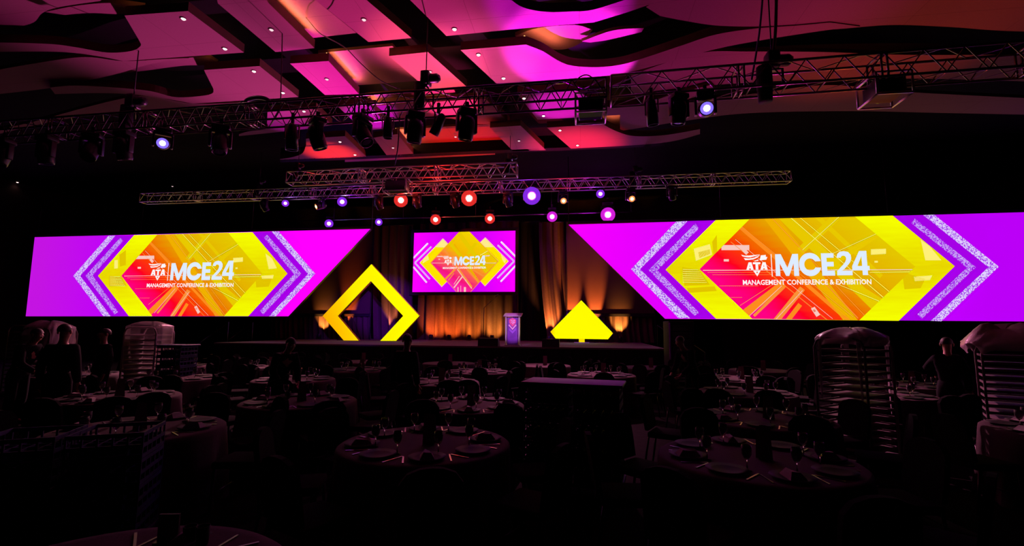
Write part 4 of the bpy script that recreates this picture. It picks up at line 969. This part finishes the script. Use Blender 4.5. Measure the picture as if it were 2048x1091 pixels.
# added pink fill spots near the rear truss, brightening far tables and rack covers
for px, tgt, col, wt, deg in [(640, (-8.5, 8.5, .7), (1.0, .30, .42), 4500, 34), (1126, (-1.0, 11.2, .7), (1.0, .25, .5), 4000, 36), (1262, (4.6, 9.6, .9), (1.0, .28, .5), 7500, 24), (1262, (3.95, 5.95, 1.55), (1.0, .42, .6), 5200, 8), (640, (-9.9, 9.5, 1.3), (1.0, .42, .55), 3600, 9), (525, (-13.2, 8.9, 1.4), (1.0, .42, .55), 3000, 9), (1262, (5.9, 6.9, 1.6), (1.0, .42, .6), 3500, 8)]:
    v = Vector(aty(px, 402, 18.4)) + Vector((0, -.3, -.3)); spot('audience_fill', v, tgt, col, wt, deg, .9, .06)
# front light on stage deck and lectern, from the front truss
for px, tgt, col, wt, deg in [(936, (lx, LY, ST + .7), (.80, .30, 1.0), 4200, 7), (735, (-10.5, 23.5, ST + .5), (.30, .05, 1.0), 2600, 26), (1010, (-.3, 24.0, ST + .3), (.22, .03, 1.0), 4000, 14), (838, (-11.2, 26.0, 2.9), (.20, .01, 1.0), 14000, 13)]:
    v = Vector(fpos(px)) + Vector((0, .2, -.75)); spot('stage_beam', v, tgt, col, wt, deg, .6, .06)

# ------------------------------------------------------------------ banquet tables, chairs, settings
def at_depth(px, py, d): return EYE + ray(px, py) * d
OCC = []   # (x, y, r) already taken on the floor
TR = 0.76
def cloth_mesh():
    b = MB(); n = 96; prof = [(0.0, 0.762), (0.4, 0.762), (0.70, 0.762), (0.748, 0.760), (0.768, 0.745), (0.775, 0.70), (0.785, 0.5), (0.80, 0.25), (0.815, 0.012)]
    r = random.Random(4); vs = []; fs = []
    for i, (rr, z) in enumerate(prof):
        a = max(0.0, (0.72 - z) / 0.72)
        for k in range(n):
            q = 2 * PI * k / n; f = 0.055 * a * (math.sin(9 * q + 0.6) + 0.5 * math.sin(17 * q + 1.3 * a) + 0.3 * math.sin(5 * q))
            vs.append(((rr + f) * math.cos(q), (rr + f) * math.sin(q), z))
    for i in range(len(prof) - 1):
        for k in range(n): fs.append((i * n + k, i * n + (k + 1) % n, (i + 1) * n + (k + 1) % n, (i + 1) * n + k))
    return b.add(vs, fs, 0, True)
def make_table():
    t = thing('banquet_table', '', 'table', (0, 0, 0), 0, 'round banquet tables')
    MB().lathe([(0.001, 0.725), (0.735, 0.725), (0.742, 0.735), (0.74, 0.75), (0.001, 0.752)], 40).build('tabletop', mat('plywood_table_top', (.25, .17, .1), .6, noise=.2), t)
    for sx in (-1, 1):
        for sy in (-1, 1): MB().tube([(sx * .42, sy * .42, 0.0), (sx * .42, sy * .42, .725)], .016, 8).build('leg', BLKM, t)
    return t
def make_chair():
    t = thing('banquet_chair', '', 'chair', (0, 0, 0), 0, '')
    MB().box((0, -0.02, .45), (.44, .44, .07), bev=.028).build('seat', FABRIC, t)
    # backrest leans away from the table (towards -y), with a rounded top
    pr = [(-.20, .50), (-.205, .70), (-.20, .84), (-.15, .905), (-.07, .935), (0, .94), (.07, .935), (.15, .905), (.20, .84), (.205, .70), (.20, .50)]
    lean = lambda z: -.225 - (z - .5) * .16
    f0 = [(x, lean(z), z) for x, z in pr]
    MB().slab(f0, (0, -.045, 0)).build('backrest', FABRIC, t)
    for sx in (-1, 1):
        MB().tube([(sx * .20, .17, .44), (sx * .205, .19, .0)], .013, 8).build('leg', BLKM, t)
        MB().tube([(sx * .20, -.22, .44), (sx * .21, -.29, .0)], .013, 8).build('leg', BLKM, t)
    MB().tube([(-.205, .18, .18), (.205, .18, .18)], .009, 6).build('stretcher', BLKM, t)
    return t
def make_glass():
    t = thing('water_glass', '', 'glass', (0, 0, 0), 0, '')
    MB().lathe([(.032, 0), (.032, .004), (.006, .01), (.005, .075), (.02, .09), (.036, .12), (.038, .15), (.033, .185), (.031, .185), (.035, .15), (.033, .122), (.016, .094), (.001, .09)], 14, cap=False).build('bowl', GLASS, t)
    return t
table0 = make_table(); chair0 = make_chair(); glass0 = make_glass()
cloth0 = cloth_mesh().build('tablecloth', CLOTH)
plate0 = MB().lathe([(.001, .004), (.08, .004), (.10, .008), (.15, .018), (.152, .021), (.10, .013), (.001, .008)], 28, cap=False).build('charger_plate', CHINA)
card0 = MB().add([(-.055, -.03, 0), (.055, -.03, 0), (.055, 0, .26), (-.055, 0, .26), (-.055, .03, 0), (.055, .03, 0)], [(0, 1, 2, 3), (3, 2, 5, 4)]).build('table_card', CARD)
nap0 = MB().add([(-.06, -.09, 0), (.06, -.09, 0), (.05, .09, 0), (-.05, .09, 0), (-.03, -.05, .05), (.03, -.05, .045), (.02, .05, .035), (-.015, .06, .05)], [(3, 2, 1, 0), (4, 5, 6, 7), (0, 1, 5, 4), (1, 2, 6, 5), (2, 3, 7, 6), (3, 0, 4, 7)]).build('folded_napkin', NAPKIN)
fork0 = MB().box((0, 0, .003), (.012, .19, .004)).build('fork', CUTL)
knife0 = MB().box((0, 0, .003), (.012, .21, .004)).build('knife', CUTL)
USED = {}
def put(proto, loc, rz, label, cat=None, group=None):
    if proto.type == 'EMPTY':
        if proto.name in USED: o = dup(proto, loc, rz, label, group)
        else: o = proto; o.location = loc; o.rotation_euler = (0, 0, rz); o['label'] = label; o['group'] = group; USED[proto.name] = 1
    else:
        if proto.name in USED: o = proto.copy(); COL.objects.link(o)
        else: o = proto; USED[proto.name] = 1
        o.location = loc; o.rotation_euler = (0, 0, rz); tag(o, label, cat, group)
    return o
# big standing things first so that chairs keep clear of them: (px, depth, radius)
RACKS = [(1705, 6.6, .62), (2012, 7.5, .62), (297, 10.2, .55), (96, 10.6, .55), (63, 12.2, .5)]
for px, d, r in RACKS: v = at_depth(px, 700, d); OCC.append((v.x, v.y, r))
for px, d, r in [(1148, 5.55, .68), (356, 10.0, .45), (172, 3.9, .55)]: v = at_depth(px, 700, d); OCC.append((v.x, v.y, r))
PEOPLE = [(42, 8.6), (122, 7.3), (207, 9.2), (560, 8.3), (811, 8.0), (1893, 7.7), (1384, 9.9)]
for px, d in PEOPLE: v = at_depth(px, 700, d); OCC.append((v.x, v.y, .34))
TABLES = [   # x, y, where, settings, chair phase
    (-4.45, 4.35, 'near left front', 2, .2),
    (-1.42, 4.30, 'in the near middle', 2, .35),
    (1.40, 4.28, 'in the near right foreground', 2, .1),
    (-6.72, 6.20, 'lit pink below the left covered rack', 2, .3),
    (-3.95, 6.35, 'in the left middle with a lit strip', 2, .0),
    (-1.55, 6.50, 'left of the big blue rack stack', 2, .25),
    (2.12, 6.18, 'brightest at right before the tall cart', 2, .39),
    (5.15, 5.95, 'at far right below the puffy cover', 2, .15),
    (-10.55, 8.75, 'at far left beside the standing person', 1, .2),
    (-8.0, 8.55, 'second from left in the left distance', 1, .5),
    (-5.65, 8.85, 'in the left middle distance', 1, .1),
    (-2.75, 9.10, 'in the middle distance below the diamond', 1, .4),
    (2.72, 8.66, 'in the right middle distance', 1, .2),
    (4.9, 8.9, 'behind the tall right cart', 1, .3),
    (-10.4, 11.1, 'far left beside the blue rack column', 1, .1),
    (-7.9, 11.3, 'far away left of the diamond', 1, .3),
    (-5.4, 11.2, 'far away below the hollow diamond', 1, .2),
    (-2.5, 11.4, 'far away before the lectern', 1, .1),
    (0.42, 11.2, 'far away below the yellow sign', 1, .0),
    (3.3, 10.95, 'far right before the pale floor strip', 1, .3),
    (6.3, 10.5, 'far away right of the tall cart', 1, .2),
    (-9.2, 13.7, 'farthest row at the left', 0, .2),
    (-6.6, 13.8, 'farthest row before the diamond', 0, .1),
    (-3.9, 13.8, 'farthest row before the middle screen', 0, .2),
    (-1.1, 13.7, 'farthest row before the lectern', 0, .3),
    (1.8, 13.6, 'farthest row before the stage steps', 0, .1),
    (4.6, 13.4, 'farthest row at the right', 0, .2),
]
fg = atz(420, 1047, .762); TABLES.append((fg.x + .06, fg.y - .76, 'in the foreground at the bottom left edge', 3, .0))
HALL = []
for ti, (tx, ty, where, lvl, ph) in enumerate(TABLES):
    ang = random.uniform(0, 6)
    put(table0, (tx, ty, 0), ang, 'round folding table under the cloth ' + where, None, 'round banquet tables')
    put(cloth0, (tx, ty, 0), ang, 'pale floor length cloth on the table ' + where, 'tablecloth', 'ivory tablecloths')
    near = lvl in (2, 3)
    for k in range(8):
        a = ph + k * PI / 4; ux, uy = math.cos(a), math.sin(a)
        if lvl < 3:
            rr = 1.07 + random.uniform(-.03, .05); x, y = tx + ux * rr, ty + uy * rr
            ok = all(math.hypot(x - c[0], y - c[1]) > c[2] + .27 for c in OCC) and all(math.hypot(x - c[0], y - c[1]) > .50 for c in HALL) and all(math.hypot(x - t[0], y - t[1]) > 1.0 for j, t in enumerate(TABLES) if j != ti)
            if ok:
                HALL.append((x, y)); put(chair0, (x, y, 0), a + PI / 2, 'black padded banquet chair at the table ' + where, None, 'chairs at the table ' + where)
        if 1 <= lvl <= 2:
            put(plate0, (tx + ux * .55, ty + uy * .55, .763), a, 'dark round plate on the table ' + where, 'plate', 'plates on the table ' + where)
            g = a + .22; put(glass0, (tx + .44 * math.cos(g), ty + .44 * math.sin(g), .763), 0, 'clear stemmed glass on the table ' + where, None, 'glasses on the table ' + where)
        if near:
            if k % 2 == 0: put(nap0, (tx + ux * .55, ty + uy * .55, .775), a + PI / 2, 'folded pale napkin at the table ' + where, 'napkin', 'napkins on the table ' + where)
            for sgn, pr, nm in ((-1, fork0, 'fork'), (1, knife0, 'knife')):
                put(pr, (tx + ux * .56 - uy * .185 * sgn, ty + uy * .56 + ux * .185 * sgn, .763), a - PI / 2, 'shiny %s beside a plate on the table %s' % (nm, where), nm, nm + ' set on the table ' + where)
    if lvl < 3: put(card0, (tx + .05, ty - .03, .763), random.uniform(-.3, .3), 'upright pink card on the table ' + where, 'table card', 'table cards')
# white napkin on the back of a dark chair in the middle
v = at_depth(830, 826, 6.1)

# things on the foreground table: a dark holder and two dark tumblers seen at the bottom edge
def dark_cup(px, label):
    p = atz(px, 1088, .763); t = thing('tumbler', label, 'tumbler', (p.x, p.y, .763))
    MB().lathe([(.024, 0), (.026, .003), (.03, .085), (.028, .085), (.024, .006), (.001, .005)], 18, cap=False).build('cup', CHINA, t)
dark_cup(378, 'left of two small dark tumblers on the foreground table'); dark_cup(404, 'right of two small dark tumblers on the foreground table')
p = atz(335, 1086, .763); t = thing('menu_holder', 'dark upright menu holder on the foreground table', 'menu holder', (p.x, p.y, .763), .2)
MB().box((0, 0, .008), (.10, .07, .016)).build('base', BLKM, t); MB().box((0, 0, .075), (.095, .012, .12)).build('panel', mat('dark_maroon_board', (.05, .012, .02), .6, noise=.2), t)

# ------------------------------------------------------------------ carts and racks
def rack(label, px, d, rz, w_=.62, dp=.75, h=1.74, n=14, m=RACKM, fill=True):
    v = at_depth(px, 700, d); t = thing('tray_rack', label, 'tray rack', (v.x, v.y, 0), rz)
    for sy in (-dp / 2, dp / 2):
        a = [(-w_ / 2, .14)] + [(-w_ / 2, h - .13), (-w_ / 2 + .04, h - .04), (-w_ / 2 + .13, h)] + [(w_ / 2 - .13, h), (w_ / 2 - .04, h - .04), (w_ / 2, h - .13), (w_ / 2, .14)]
        MB().tube([(x, sy, z) for x, z in a], .017, 8).build('end_frame', m, t)
    for k in range(n):
        z = .24 + k * (h - .42) / (n - 1)
        s_ = MB().box((0, 0, z), (w_ - .03, dp - .02, .016)); s_.box((0, -dp / 2 + .02, z + .014), (w_ - .04, .012, .022)); s_.box((0, dp / 2 - .02, z + .014), (w_ - .04, .012, .022))
        for sx in (-w_ / 2 + .02, w_ / 2 - .02): s_.box((sx, 0, z + .014), (.012, dp - .04, .022))
        s_.build('shelf', m, t)
    MB().box((0, 0, .15), (w_ + .02, dp + .02, .03)).build('base_frame', m, t)
    for sx in (-1, 1):
        for sy in (-1, 1):
            MB().lathe([(.058, -.016), (.062, -.01), (.062, .01), (.058, .016)], 14, Matrix.Translation((sx * w_ * .42, sy * dp * .42, .062)) @ Matrix.Rotation(PI / 2, 4, 'Y')).tube([(sx * w_ * .42, sy * dp * .42, .06), (sx * w_ * .42, sy * dp * .42, .14)], .014, 6).build('caster', BLKM, t)
    return t, v
def cover(label, v, rz, w_, dp, top, drop, peak=.14, puff=.03, seed=1, ragged=.06, name='plastic_cover', m=PLASTIC, ox=0, oy=0):
    r = random.Random(seed); n = 64; rings = 5; vs = [(0, 0, top + peak)]; fs = []
    ph = [r.uniform(0, 6) for _ in range(6)]
    def foot(q, g):
        c, s_ = math.cos(q), math.sin(q); e = 0.42
        return (g * (w_ / 2) * math.copysign(abs(c) ** e, c), g * (dp / 2) * math.copysign(abs(s_) ** e, s_))
    lv = []
    for j in range(1, rings + 1):
        g = j / rings; lv.append((g, lambda q, g=g: top + peak * (1 - g) ** 0.8 + puff * math.sin(PI * g) * (1 + .5 * math.sin(3 * q + ph[0]))))
    for j in range(1, 9):
        u = j / 8; lv.append((1.0 + puff * .9 * (1 - abs(2 * u - 1)), lambda q, u=u: top - u * (drop(q) if callable(drop) else drop) * (1 + ragged * math.sin(5 * q + ph[1]) + ragged * .6 * math.sin(11 * q + ph[2]))))
    for li, (g, zf) in enumerate(lv):
        for k in range(n):
            q = 2 * PI * k / n; x, y = foot(q, g); wv = .012 * math.sin(13 * q + ph[3] + li * .7) * min(1, li / 5) + .006 * math.sin(29 * q + ph[4])
            L = math.hypot(x, y) or 1; vs.append((x * (1 + wv / L), y * (1 + wv / L), zf(q) + .006 * math.sin(7 * q + li)))
    for k in range(n): fs.append((0, 1 + k, 1 + (k + 1) % n))
    for i in range(len(lv) - 1):
        for k in range(n): a = 1 + i * n; fs.append((a + k, a + n + k, a + n + (k + 1) % n, a + (k + 1) % n))
    b = MB().add(vs, fs, 0, True); o = b.build(name, m); o.location = (v.x, v.y, 0); o.rotation_euler = (0, 0, rz)
    return tag(o, label, 'plastic cover')
def film(name, alpha):
    m = mat(name, (.62, .50, .55), .35, noise=.25, scale=9, bump=.6); nt = m.node_tree
    tr = nt.nodes.new('ShaderNodeBsdfTransparent'); mx = nt.nodes.new('ShaderNodeMixShader'); mx.inputs[0].default_value = alpha
    out = nt.nodes['Material Output']; b = nt.nodes['Principled BSDF']
    nt.links.new(tr.outputs[0], mx.inputs[1]); nt.links.new(b.outputs[0], mx.inputs[2]); nt.links.new(mx.outputs[0], out.inputs[0]); return m
FILM = film('thin_plastic_film', .30); FILM2 = film('milky_plastic_film', .8)
t, v = rack('tall pale tray cart with rounded end frames right of centre', 1705, 6.6, math.radians(-52), .62, .74, 1.70)
cover('crumpled peaked plastic sheet over the tall cart right of centre', v, math.radians(-52), .66, .78, 1.72, lambda q: .12 if abs(math.sin(q)) < .80 else (.95 if abs(math.cos(q)) > .45 else .10), .12, .03, 3, .08, m=FILM2)
t, v = rack('tray cart at the right edge of the photo under a puffy sheet', 2012, 7.5, math.radians(-30), .64, .74, 1.60, 12)
cover('puffy plastic sheet bulging over the cart at the right edge', v, math.radians(-30), .92, .86, 1.68, .16, .14, .12, 5, .3, m=FILM2)
t, v = rack('tall tray rack wrapped in clear film left of the blue rack column', 297, 10.2, math.radians(18), .60, .7, 1.76, 14, mat('pale_rack_aluminium', (.5, .42, .44), .6, noise=.15, scale=15))
cover('clear peaked film hanging to the floor over the left rack', v, math.radians(18), .66, .76, 1.78, 1.25, .10, .02, 7, .05, m=FILM)
t, v = rack('tray rack under a milky bag behind the standing person at left', 96, 10.6, math.radians(12), .60, .7, 1.72)
cover('milky plastic bag over the top of the rack behind the standing person', v, math.radians(12), .64, .74, 1.74, .62, .12, .05, 9, .12, m=FILM2)
rack('bare tray rack at the far left behind the bagged rack', 63, 12.2, math.radians(5), .58, .7, 1.76)

def make_glass_rack():
    t = thing('glass_rack', '', 'glass rack', (0, 0, 0), 0, '')
    b = MB()
    for z in (.015, .095, .185): 
        for sy in (-.245, .245): b.box((0, sy, z), (.50, .012, .03))
        for sx in (-.245, .245): b.box((sx, 0, z), (.012, .50, .03))
    for i in range(6):
        u = -.245 + i * .098
        for s_ in (-.245, .245): b.box((u, s_, .1), (.014, .012, .2)); b.box((s_, u, .1), (.012, .014, .2))
    b.build('basket', BLUEP, t)
    g = MB()
    for i in range(1, 5): u = -.245 + i * .098; g.box((u, 0, .07), (.006, .48, .10)); g.box((0, u, .07), (.48, .006, .10))
    g.box((0, 0, .006), (.49, .49, .012)).build('divider_grid', BLUEP, t)
    return t
gr0 = make_glass_rack()
def dolly(label, x, y, rz, w_=.54):
    t = thing('rack_dolly', label, 'dolly', (x, y, 0), rz)
    MB().box((0, 0, .12), (w_, .54, .04), bev=.008).build('platform', BLUEP, t)
    for sx in (-1, 1):
        for sy in (-1, 1): MB().lathe([(.045, -.015), (.05, 0), (.045, .015)], 12, Matrix.Translation((sx * .2, sy * .2, .05)) @ Matrix.Rotation(PI / 2, 4, 'Y')).tube([(sx * .2, sy * .2, .05), (sx * .2, sy * .2, .10)], .012, 6).build('caster', BLKM, t)
def stack(px, d, rz, cols, n, desc, lid=None, glasses=False):
    v = at_depth(px, 700, d); M = Matrix.Translation((v.x, v.y, 0)) @ Matrix.Rotation(rz, 4, 'Z')
    for c in range(cols):
        o = M @ Vector(((c - (cols - 1) / 2) * .56, 0, 0)); dolly('blue dolly under %s %s' % ('the ' + ('left', 'right')[c] + ' column of' if cols > 1 else '', desc), o.x, o.y, rz)
        for k in range(n):
            put(gr0, (o.x, o.y, .141 + k * .205), rz, 'blue glass rack, level %s in %s' % (('one', 'two', 'three', 'four', 'five', 'six', 'seven')[k], ('%s column of ' % ('left', 'right')[c] if cols > 1 else '') + desc), None, 'blue racks in ' + desc)
        if glasses:
            k = n - 1
            for i in range(5):
                g = M @ Vector(((c - (cols - 1) / 2) * .56 - .196 + i * .098, -.196, 0)); put(glass0, (g.x, g.y, .141 + k * .205 + .0125), 0, 'glass standing in the top rack of ' + desc, None, 'glasses in the top racks')
    if lid:
        o = MB().box((0, 0, .012), (.56 * cols + .02, .56, .03), bev=.01).build('blue_board', BLUEP); o.location = (v.x, v.y, .141 + n * .205 + .001); o.rotation_euler = (0, 0, rz); tag(o, lid, 'board')
stack(1148, 5.55, math.radians(-9), 2, 5, 'the big blue stack in the middle', 'wide flat blue lid on the big stack in the middle', True)
stack(356, 10.0, math.radians(6), 1, 6, 'the tall blue column right of the left rack', 'flat blue lid on the tall column right of the left rack')
stack(172, 3.9, math.radians(28), 2, 4, 'the dark stack at the near left')
p = at_depth(1356, 650, 15.5); t = thing('amplifier_rack', 'tall dark equipment rack with violet edge light right of the stage', 'equipment rack', (p.x, p.y, 0), .1)
MB().box((0, 0, 1.06), (.78, .7, 2.0), bev=.02).build('case', BLK, t)
for i in range(8): MB().box((0.02, -.355, .3 + i * .22), (.60, .012, .18), bev=.004).build('unit', mat('dark_panel', (.02, .02, .03), .4, noise=.3), t)
MB().box((-.37, -.36, 1.06), (.04, .02, 1.9)).build('painted_edge_light', mat('violet_edge_light_paint', (.3, .04, .7), .95, noise=.1), t)  # violet light along the edge, painted as a coloured strip
for sx in (-1, 1):
    for sy in (-1, 1): MB().lathe([(.028, -.015), (.03, 0), (.028, .015)], 10, Matrix.Translation((sx * .3, sy * .28, .03)) @ Matrix.Rotation(PI / 2, 4, 'Y')).box((sx * .3, sy * .28, .05), (.05, .05, .025)).build('caster', BLKM, t)

# ------------------------------------------------------------------ people
def skin_mesh(nodes, edges, levels=1, root=0):
    bm = bmesh.new(); ly = bm.verts.layers.skin.verify(); vs = [bm.verts.new(n[:3]) for n in nodes]
    for a, b in edges: bm.edges.new((vs[a], vs[b]))
    for v, n in zip(vs, nodes): v[ly].radius = (n[3], n[4] if len(n) > 4 else n[3])
    vs[root][ly].use_root = True
    me = bpy.data.meshes.new('tmp'); bm.to_mesh(me); bm.free()
    ob = bpy.data.objects.new('tmp', me); COL.objects.link(ob)
    m = ob.modifiers.new('skin', 'SKIN'); m.use_smooth_shade = True
    s_ = ob.modifiers.new('sub', 'SUBSURF'); s_.levels = levels; s_.render_levels = levels
    dg = bpy.context.evaluated_depsgraph_get(); ev = ob.evaluated_get(dg).to_mesh()
    out = ([tuple(v.co) for v in ev.vertices], [tuple(p.vertices) for p in ev.polygons])
    ob.evaluated_get(dg).to_mesh_clear(); bpy.data.objects.remove(ob); bpy.data.meshes.remove(me)
    return out
def person(label, px, d, face, lean=0.0, arms='down', h=1.75, hair=HAIR, stride=0.0, headturn=0.0):
    v = at_depth(px, 700, d); t = thing('person', label, 'person', (v.x, v.y, 0), face); K = h / 1.75
    up = Matrix.Translation((0, 0, .95)) @ Matrix.Rotation(lean, 4, 'X') @ Matrix.Translation((0, 0, -.95))   # lean > 0 bends towards -y
    U = lambda x, y, z: tuple(up @ Vector((x, y, z)))
    N = []; E_ = []
    def add(p, r, r2=None, par_=None):
        N.append((p[0], p[1], p[2], r) if r2 is None else (p[0], p[1], p[2], r, r2)); i = len(N) - 1
        if par_ is not None: E_.append((par_, i))
        return i
    pel = add((0, 0, .95), .135, .10); sp = add(U(0, 0, 1.12), .12, .095, pel); ch = add(U(0, -.01, 1.30), .15, .105, sp); nb = add(U(0, 0, 1.44), .075, .065, ch)
    nk = add(U(0, -.012, 1.52), .052, .052, nb); hb = add(U(0, -.025, 1.585), .068, .075, nk); hm = add(U(0, -.02, 1.655), .078, .092, hb); ht = add(U(0, -.01, 1.715), .062, .075, hm)
    add(U(0, -.125, 1.625), .011, .012, add(U(0, -.10, 1.645), .014, .014, hm))             # nose
    arm_nodes = {}; leg_nodes = {}
    for s_ in (-1, 1):
        sh = add(U(s_ * .165, 0, 1.40), .062, .06, ch)
        if arms == 'reach': el = (s_ * .22, -.16, 1.16); wr = (s_ * .15, -.40, 1.10)
        elif arms == 'one' and s_ > 0: el = (s_ * .30, -.12, 1.22); wr = (s_ * .26, -.36, 1.32)
        else: el = (s_ * .225, .03, 1.12); wr = (s_ * .235, -.05, .88)
        el_, wr_ = U(*el), U(*wr)
        e_ = add(el_, .043, .042, sh); fm = add(tuple(Vector(el_).lerp(Vector(wr_), .4)), .038, .037, e_); w_ = add(wr_, .027, .022, fm)
        dv = (Vector(wr_) - Vector(el_)).normalized(); sd = dv.cross(Vector((0, 1, 0.2))).normalized(); dn = dv.cross(sd)
        pm = add(tuple(Vector(wr_) + dv * .075), .036, .016, w_)
        for fi, (off, ln) in enumerate(((-.030, .070), (-.010, .082), (.010, .077), (.029, .060))):
            b_ = Vector(wr_) + dv * .10 + sd * off; f1 = add(tuple(b_), .010, .010, pm); f2 = add(tuple(b_ + dv * ln * .5 + dn * .008), .009, .009, f1); add(tuple(b_ + dv * ln * .95 + dn * .028), .0075, .0075, f2)
        tb = Vector(wr_) + dv * .035 + sd * -.036; t1 = add(tuple(tb), .012, .012, w_); add(tuple(tb + dv * .05 - sd * .026 + dn * .012), .009, .009, t1)
        arm_nodes[s_] = (sh, e_, fm, w_)
        st_ = stride * s_
        hp = add((s_ * .088, 0, .90), .088, .088, pel); kn = add((s_ * .098, -.02 - st_ * .5, .50), .057, .057, hp); cf = add((s_ * .1, .012 - st_ * .8, .33), .052, .055, kn); an = add((s_ * .1, .03 - st_, .09), .036, .040, cf); to = add((s_ * .112, -.12 - st_, .042), .036, .026, an)
        leg_nodes[s_] = (hp, kn, cf, an, to)
    body = MB().add(*skin_mesh(N, E_, 1, pel), 0, True)
    for s_ in (-1, 1): body.ball(U(s_ * .083, -.005, 1.64), (.012, .026, .034), 8, 6)         # ears
    bo = body.build('body', SKIN, t)
    def sub(idx, grow, cut=None):
        mp = {i: k for k, i in enumerate(idx)}; nn = [(*N[i][:3], N[i][3] + grow, (N[i][4] if len(N[i]) > 4 else N[i][3]) + grow) for i in idx]
        return nn, [(mp[a], mp[b]) for a, b in E_ if a in mp and b in mp]
    ids = [pel, sp, ch, nb] + [i for s_ in (-1, 1) for i in arm_nodes[s_]]
    MB().add(*skin_mesh(*sub(ids, .026)), 0, True).build('shirt', SUIT, t)
    ids = [pel, sp] + [i for s_ in (-1, 1) for i in leg_nodes[s_][:4]]
    MB().add(*skin_mesh(*sub(ids, .024)), 0, True).build('trousers', SUIT, t)
    for s_ in (-1, 1):
        a = Vector(N[leg_nodes[s_][3]][:3]); b_ = Vector(N[leg_nodes[s_][4]][:3])
        MB().add(*skin_mesh([(a.x, a.y + .03, .05, .045, .045), (a.x, a.y - .03, .06, .047, .05), (b_.x, b_.y + .02, .042, .046, .036), (b_.x, b_.y - .06, .036, .036, .028)], [(0, 1), (1, 2), (2, 3)])).build('shoe', SHOE, t)
    hr = MB(); R3 = up
    vs = []; fs = []; n = 16; m_ = 7
    for i in range(m_ + 1):
        a = PI / 2 - (PI * .62) * i / m_
        for k in range(n):
            q = 2 * PI * k / n; x = .083 * math.cos(a) * math.cos(q); y = .097 * math.cos(a) * math.sin(q); z = .092 * math.sin(a)
            if math.sin(q) < -.2 and a < .35: z = max(z, .092 * math.sin(.35))
            vs.append(U(x, y + .004, 1.672 + z))
    for i in range(m_):
        for k in range(n): fs.append((i * n + k, i * n + (k + 1) % n, (i + 1) * n + (k + 1) % n, (i + 1) * n + k))
    hr.add(vs, fs, 0, True).build('hair', hair, t)
    for s_ in (-1, 1):
        MB().ball(U(s_ * .031, -.098, 1.655), (.013, .010, .009), 8, 6).build('eye', EYEW, t)
    MB().ball(U(0, -.103, 1.585), (.024, .010, .007), 8, 6).build('mouth', LIP, t)
    t.scale = (K, K, K); return t
person('person in dark clothes bending over a table at the far left', 42, 8.6, math.radians(100), .35, 'reach', 1.76)
person('person in black standing in front of the bagged rack at left', 122, 7.3, math.radians(200), .04, 'down', 1.80)
person('dim person standing between the two covered racks at left', 207, 9.2, math.radians(-20), .0, 'down', 1.72)
person('dim person leaning over a table left of the hollow diamond', 560, 8.3, math.radians(60), .55, 'reach', 1.70)
person('person in black standing in front of the stage right of the hollow diamond', 811, 8.0, math.radians(170), .06, 'down', 1.68)
person('person in dark clothes standing with a raised arm by the right edge cart', 1893, 7.7, math.radians(140), .12, 'one', 1.70)
person('dim person leaning forward beside the stage steps at right', 1384, 9.9, math.radians(-60), .45, 'reach', 1.72)
